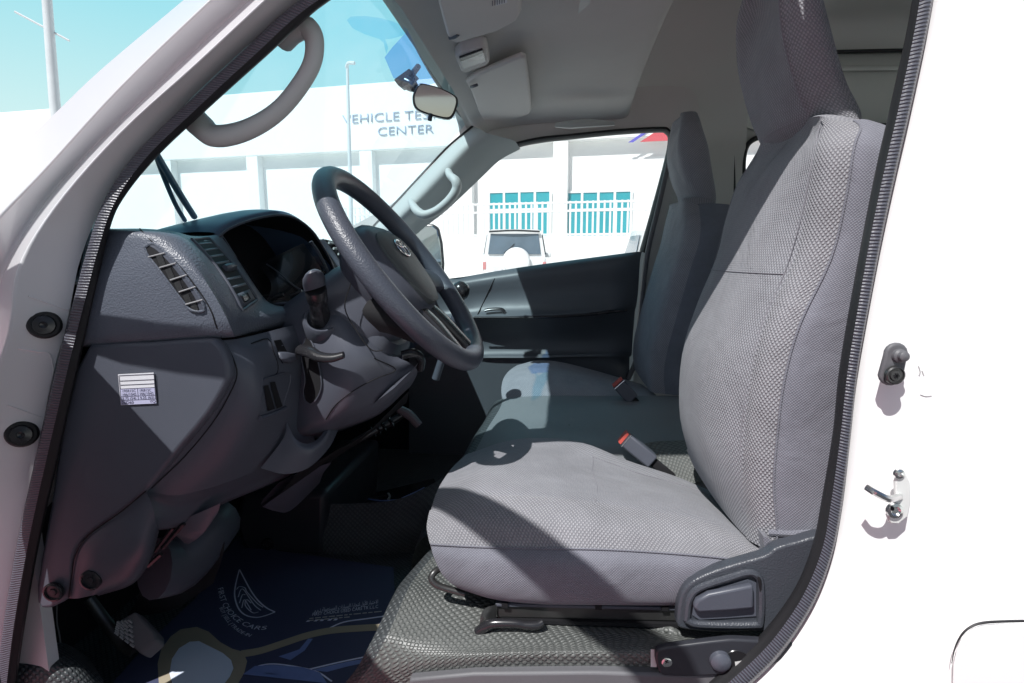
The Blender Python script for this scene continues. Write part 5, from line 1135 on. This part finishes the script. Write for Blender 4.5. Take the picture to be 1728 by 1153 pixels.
pl_ = pg([[(727, 918, .09), (800, 922, .09), (900, 925, .09), (1000, 926, .09), (1100, 931, .09), (1200, 939, .09), (1293, 950, .09)],
 [(732, 940, .082), (803, 948, .078), (900, 952, .076), (1000, 954, .076), (1100, 956, .078), (1200, 960, .082), (1293, 968, .088)],
 [(748, 972, .084), (812, 986, .078), (900, 992, .076), (1000, 994, .076), (1100, 994, .078), (1180, 990, .082), (1290, 990, .088)],
 [(772, 992, .094), (826, 1008, .09), (900, 1016, .088), (1000, 1018, .088), (1100, 1019, .088), (1150, 1018, .09), (1290, 1012, .094)],
 [(790, 998, .12), (836, 1012, .115), (900, 1020, .11), (1000, 1022, .11), (1100, 1022, .11), (1150, 1022, .11), (1290, 1020, .11)]])
MB().sheet(pl_, 5, 4).build('cushion_side', M['plain'], ds_, smooth=60)
MB().tube([p+V((0, -.0022, .0005)) for p in cg[0]], .0014, 6, 5).build('seam', M['plain'], ds_)
fr = [[r[0] for r in cg]]
fr = [[r[0] for r in cg[:-1]]]
fr.append([p+V((.004, .004, -.03)) for p in fr[0]]); fr.append([p+V((.022, .008, -.075)) for p in fr[0]]); fr.append([p+V((.055, .02, -.10)) for p in fr[0]])
fr[1][0] = pl_[1][0]; fr[2][0] = pl_[2][0]; fr[3][0] = pl_[3][0]
MB().sheet(fr, 4, 4).build('cushion_front', M['plain'], ds_, smooth=60)
# seams on the cushion
def oncu(i, t):
    a = cr(cg[i], 8); return a[int(t*48)]
MB().tube([oncu(i, .5)+V((0, -.0004, .0006)) for i in (2, 3, 4, 5, 6)], .0006, 6, 4).build('seam', M['thread'], cb)
MB().tube([oncu(5, t)+V((0, -.0004, .0008)) for t in (.5, .58, .66, .75, .85, .95)], .0006, 6, 3).build('seam', M['thread'], cb)
# recliner side cover with lever
rc = [(1142, 1050), (1147, 1012), (1162, 986), (1200, 966), (1250, 950), (1292, 938), (1310, 925), (1345, 915), (1400, 905), (1420, 960), (1400, 1064), (1265, 1066), (1210, 1068), (1150, 1062)]
co = MB().prism(cr(px(rc+rc[:1], .066), 3)[:-1], (0, .022, 0)).build('recliner_cover', M['cover'], ds_, bevel=.008, bseg=4, smooth=50)
rdg = cr(px([(1158, 1046), (1163, 1012), (1180, 992), (1230, 975), (1262, 966), (1278, 972), (1284, 990), (1283, 1046), (1270, 1054), (1180, 1053), (1158, 1046)], .062), 4)
MB().tube(rdg, .0052, 8, 1).build('recess_rim', M['cover'], co)
MB().prism(cr(px([(1168, 1038), (1172, 1014), (1190, 1000), (1262, 978), (1276, 984), (1276, 1040), (1180, 1046)], .063), 1), (0, .002, 0)).build('recess', M['plastic'], co)
MB().prism(px([(1170, 1026), (1176, 1014), (1196, 1003), (1272, 988), (1273, 1028), (1230, 1032), (1178, 1035)], .050), (0, .012, 0)).build('recliner_lever', M['plastic2'], co, bevel=.004, bseg=3)
MB().tube(px([(1276, 970, .060), (1282, 980, .058), (1284, 1000, .06)]), .0025, 6, 3).build('recess_gap', M['black'], co)
MB().prism(px([(1305, 905), (1400, 890), (1400, 925), (1320, 925)], .11), (0, .3, 0)).build('hinge', M['black'], ds_)
MB().prism(px([(1288, 905), (1296, 908), (1318, 930), (1292, 948)], .088), (0, .04, 0)).build('webbing', M['plain'], ds_)
# slide rail, handle, adjuster bar
ra = MB().prism(px([(836, 1018), (1145, 1026), (1145, 1050), (838, 1043)], .105), (0, .03, 0)).build('slide_rail', M['steel'], ds_, bevel=.003)
MB().prism(px([(836, 1019), (1140, 1026), (1140, 1031), (836, 1024)], .100), (0, .01, 0)).build('rail_lip', M['plastic'], ra, bevel=.001)
MB().prism(px([(845, 1046), (1150, 1054), (1150, 1060), (850, 1052)], .10), (0, .03, 0)).build('lower_rail', M['black'], ra)
for x in (852, 1010, 1122): MB().box(P(x, 1021+(x-836)*.02, .098), (.010, .004, .007)).build('stop', M['black'], ra)
MB().tube(px([(806, 1066, .085), (818, 1058, .082), (832, 1052, .08), (870, 1052, .08), (886, 1055, .08), (906, 1055, .082), (916, 1050, .085)]), [.0075, .008, .007, .006, .007, .006], 10, 4).build('rail_foot', M['gloss'], ra)
MB().sheet(pg([[(838, 1020, .10), (815, 1030, .09), (808, 1062, .085)], [(838, 1044, .10), (826, 1050, .088), (822, 1062, .083)]]), 4, 2).build('foot_bracket', M['steel'], ra)
MB().tube(px([(745, 958, .13), (733, 966, .12), (728, 976, .115), (735, 986, .112), (752, 993, .112), (785, 1002, .112)]), .0055, 10, 5).build('adjuster_bar', M['steel'], ds_)
MB().tube(px([(1100, 1062, .11), (1130, 1064, .10), (1150, 1076, .095)]), .007, 10, 4).build('spring_cable', M['vinyl'], ds_)
# belt anchor strap plate low by the sill
an = thing('belt_anchor', 'black belt anchor plate with cross-head screw and round slot at the foot of the seat', 'anchor plate', P(1200, 1115, .04))
ao = [(1106, 1114), (1107, 1101), (1118, 1094), (1160, 1088), (1218, 1081), (1250, 1080), (1330, 1086), (1345, 1092), (1300, 1128), (1243, 1137), (1180, 1142), (1122, 1141), (1110, 1128)]
ap = MB().prism(cr(px(ao+ao[:1], .030), 3)[:-1], (0, .012, 0)).build('plate', M['satin'], an, bevel=.004, bseg=3)
sc_ = MB().lathe(P(1125, 1117, .030), (0, -1, 0), [(0, .0078), (.002, .0074), (.003, .005), (.003, 0)], 20, False).build('screw', M['chrome'], an)
for a in (0, math.pi/2): MB().box(P(1125, 1117, .0267), (.006, .0006, .0012), Matrix.Rotation(a+.4, 3, 'Y')).build('slot', M['black'], sc_)
ho = [P(1243, 1115, .0295)+V((math.cos(a)*.0165, 0, math.sin(a)*.0155)) for a in [2*math.pi*k/24 for k in range(24)]]
MB().prism(ho, (0, -.0008, 0)).build('slot_hole', M['black'], ap)
MB().tube(ho+ho[:1], .0013, 6, 1).build('slot_rim', M['gloss'], ap)
MB().poly([P(x, y, 0.0275) for x, y in ((1240, 1117), (1258, 1114), (1256, 1127), (1242, 1130))]).build('metal_link', M['zinc'], ap)
MB().lathe(P(1215, 1114, .030), (0, -1, 0), [(0, .015), (.006, .014), (.010, .009), (.011, 0)], 20, False).build('boss', M['plastic2'], ap)
MB().sheet([px([(1098, 1096), (1110, 1096)], 0.042), px([(1098, 1126), (1108, 1126)], 0.042)], 1, 1).build('white_tab', M['paint'], an)
# buckles
def buckle(a, b, w, Y, label, tilt_=0.):
    A, Bq = P(*a, Y), P(*b, Y-.02); t = thing('seat_belt_buckle', label, 'belt buckle', Bq)
    d = (Bq-A); d.normalize(); s = V((0, 1, 0)).cross(d).normalized()
    rot = Matrix((s, V((0, 1, 0)), d)).transposed(); L_ = (Bq-A).length
    MB().box((A+Bq)/2+d*.004, (w, .032, L_), rot).build('body', M['plastic'], t, bevel=.005, bseg=3)
    MB().box(A-d*.0005, (w*.9, .024, .007), rot).build('release_button', M['red'], t, bevel=.001)
    MB().box(A+d*.006, (w*1.02, .034, .002), rot).build('metal_edge', M['chrome'], t)
    MB().box(Bq+d*.03, (w*.6, .012, .07), rot).build('stem', M['black'], t, bevel=.003)
buckle((1052, 738), (1098, 776), .036, .60, 'seat belt buckle with red button beside the driver cushion')
buckle((1042, 645), (1066, 672), .040, .98, 'shadowed seat belt buckle with red button at the passenger cushion')
# passenger seat
ps = thing('passenger_seat', 'far passenger seat in shadow, dark cloth with tall headrest, beside the closed door', 'seat', P(1050, 690, 1.22), 'front seats')
sm2 = wl([(1176, 322), (1172, 345), (1166, 400), (1150, 450), (1130, 520), (1112, 580), (1104, 640), (1110, 668)], 1.06)
ct2 = wl([(1143, 338), (1128, 365), (1118, 420), (1092, 490), (1074, 560), (1071, 600), (1080, 650), (1098, 675)], 1.30)
front = []; side = []; 
for z in (-.42, -.36, -.29, -.18, -.10, -.02, .05, .11, .155, .18, .19):
    Z = CZ+z; xs_ = interp(sm2, Z); xc = interp(ct2, Z); k = max(0, (z-.03)/.16); ins_ = .085*k*k
    y0, y1 = 1.02+ins_, 1.46-ins_
    xr = xs_-.02
    front.append([V((xs_+.02, y0, Z-.02*k)), V((xr, y0+.03, Z)), V((xr+(xc-xr)*.7, y0+.11, Z)), V((xc, 1.24, Z)), V((xr+(xc-xr)*.7, y1-.11, Z)), V((xr, y1-.03, Z)), V((xs_+.02, y1, Z))])
    side.append([V((xs_+.02, y0, Z-.02*k)), V((xs_+.06, y0-.012, Z-.02*k)), V((xs_+.12, y0-.005, Z-.025*k)), V((xs_+.15, y0+.04, Z-.03*k)), V((xs_+.15, 1.24, Z-.02*k)), V((xs_+.14, y1, Z-.02*k))])
front.append([V((p.x+.05, p.y, p.z+.004)) for p in front[-1]])
pb_ = MB().sheet(front, 3, 3).build('backrest', M['pweave'], ps, smooth=70)
MB().sheet(side, 3, 3).build('side_panel', M['pplain'], ps, smooth=60)
MB().tube(px([(1133, 441, 1.17), (1150, 443, 1.13), (1160, 445, 1.09)]), .0013, 6, 3).build('seam', M['thread'], pb_)
h_r = wl([(1152, 215), (1150, 240), (1156, 280), (1166, 310), (1178, 326)], 1.12)
h_b = wl([(1178, 212), (1186, 240), (1192, 280), (1197, 310), (1200, 320)], 1.12)
h_c = wl([(1146, 213), (1136, 232), (1130, 260), (1131, 290), (1137, 318), (1143, 338)], 1.27)
rows = []
for z in (.165, .20, .25, .30, .35, .40, .43, .45, .46):
    Z = CZ+z; k = max(0, (z-.38)/.08); k = k*k
    xr = interp(h_r, Z)+.006*k; xb = interp(h_b, Z)+.03-.012*k; xc = interp(h_c, Z)+.008*k; y0, y1 = 1.12+.035*k+.012*max(0, (z-.28)/.18), 1.37-.04*k
    rows.append([V((xb, 1.24, Z)), V((xb-.01, y0+.015, Z)), V(((xr+xb)/2, y0, Z)), V((xr, y0+.02, Z)), V((xr+(xc-xr)*.7, y0+.07, Z)), V((xc, 1.24, Z)), V((xr+(xc-xr)*.7, y1-.07, Z)), V((xr, y1-.02, Z)), V(((xr+xb)/2, y1, Z)), V((xb-.01, y1-.015, Z)), V((xb, 1.24, Z))])
cen = sum(rows[-1], V((0, 0, 0)))/11; rows.append([p.lerp(cen, .55)+V((0, 0, .010)) for p in rows[-1]])
ph = MB().sheet(rows, 3, 3).build('headrest', M['pweave'], ps, smooth=70)
MB().tube([rows[0][j]+V((-.002, -.001, .006)) for j in range(2, 8)], .0014, 6, 3).build('seam', M['thread'], ph)
pc = [
 [(850, 680, 1.0), (900, 678, 1.0), (960, 682, 1.0), (1030, 684, 1.0), (1110, 688, 1.0)],
 [(846, 660, 1.05), (895, 652, 1.05), (960, 656, 1.05), (1030, 664, 1.05), (1110, 672, 1.05)],
 [(850, 638, 1.15), (890, 628, 1.15), (955, 634, 1.15), (1025, 646, 1.15), (1100, 660, 1.15)],
 [(864, 622, 1.30), (900, 614, 1.30), (950, 618, 1.30), (1015, 634, 1.30), (1090, 654, 1.30)],
 [(882, 616, 1.40), (912, 610, 1.40), (950, 613, 1.40), (1010, 628, 1.40), (1080, 648, 1.40)],
 [(900, 640, 1.45), (930, 640, 1.45), (960, 640, 1.45), (1010, 650, 1.45), (1080, 660, 1.45)]]
pcg = pg(pc); pcu = MB().sheet(pcg, 4, 4).build('cushion', M['pweave'], ps, smooth=70)
e = [r[0] for r in pcg[:5]]
MB().sheet([e, [p+V((.002, .003, -.03)) for p in e], [p+V((.02, .01, -.09)) for p in e], [p+V((.04, .02, -.14)) for p in e]], 4, 3).build('cushion_front', M['pplain'], ps)
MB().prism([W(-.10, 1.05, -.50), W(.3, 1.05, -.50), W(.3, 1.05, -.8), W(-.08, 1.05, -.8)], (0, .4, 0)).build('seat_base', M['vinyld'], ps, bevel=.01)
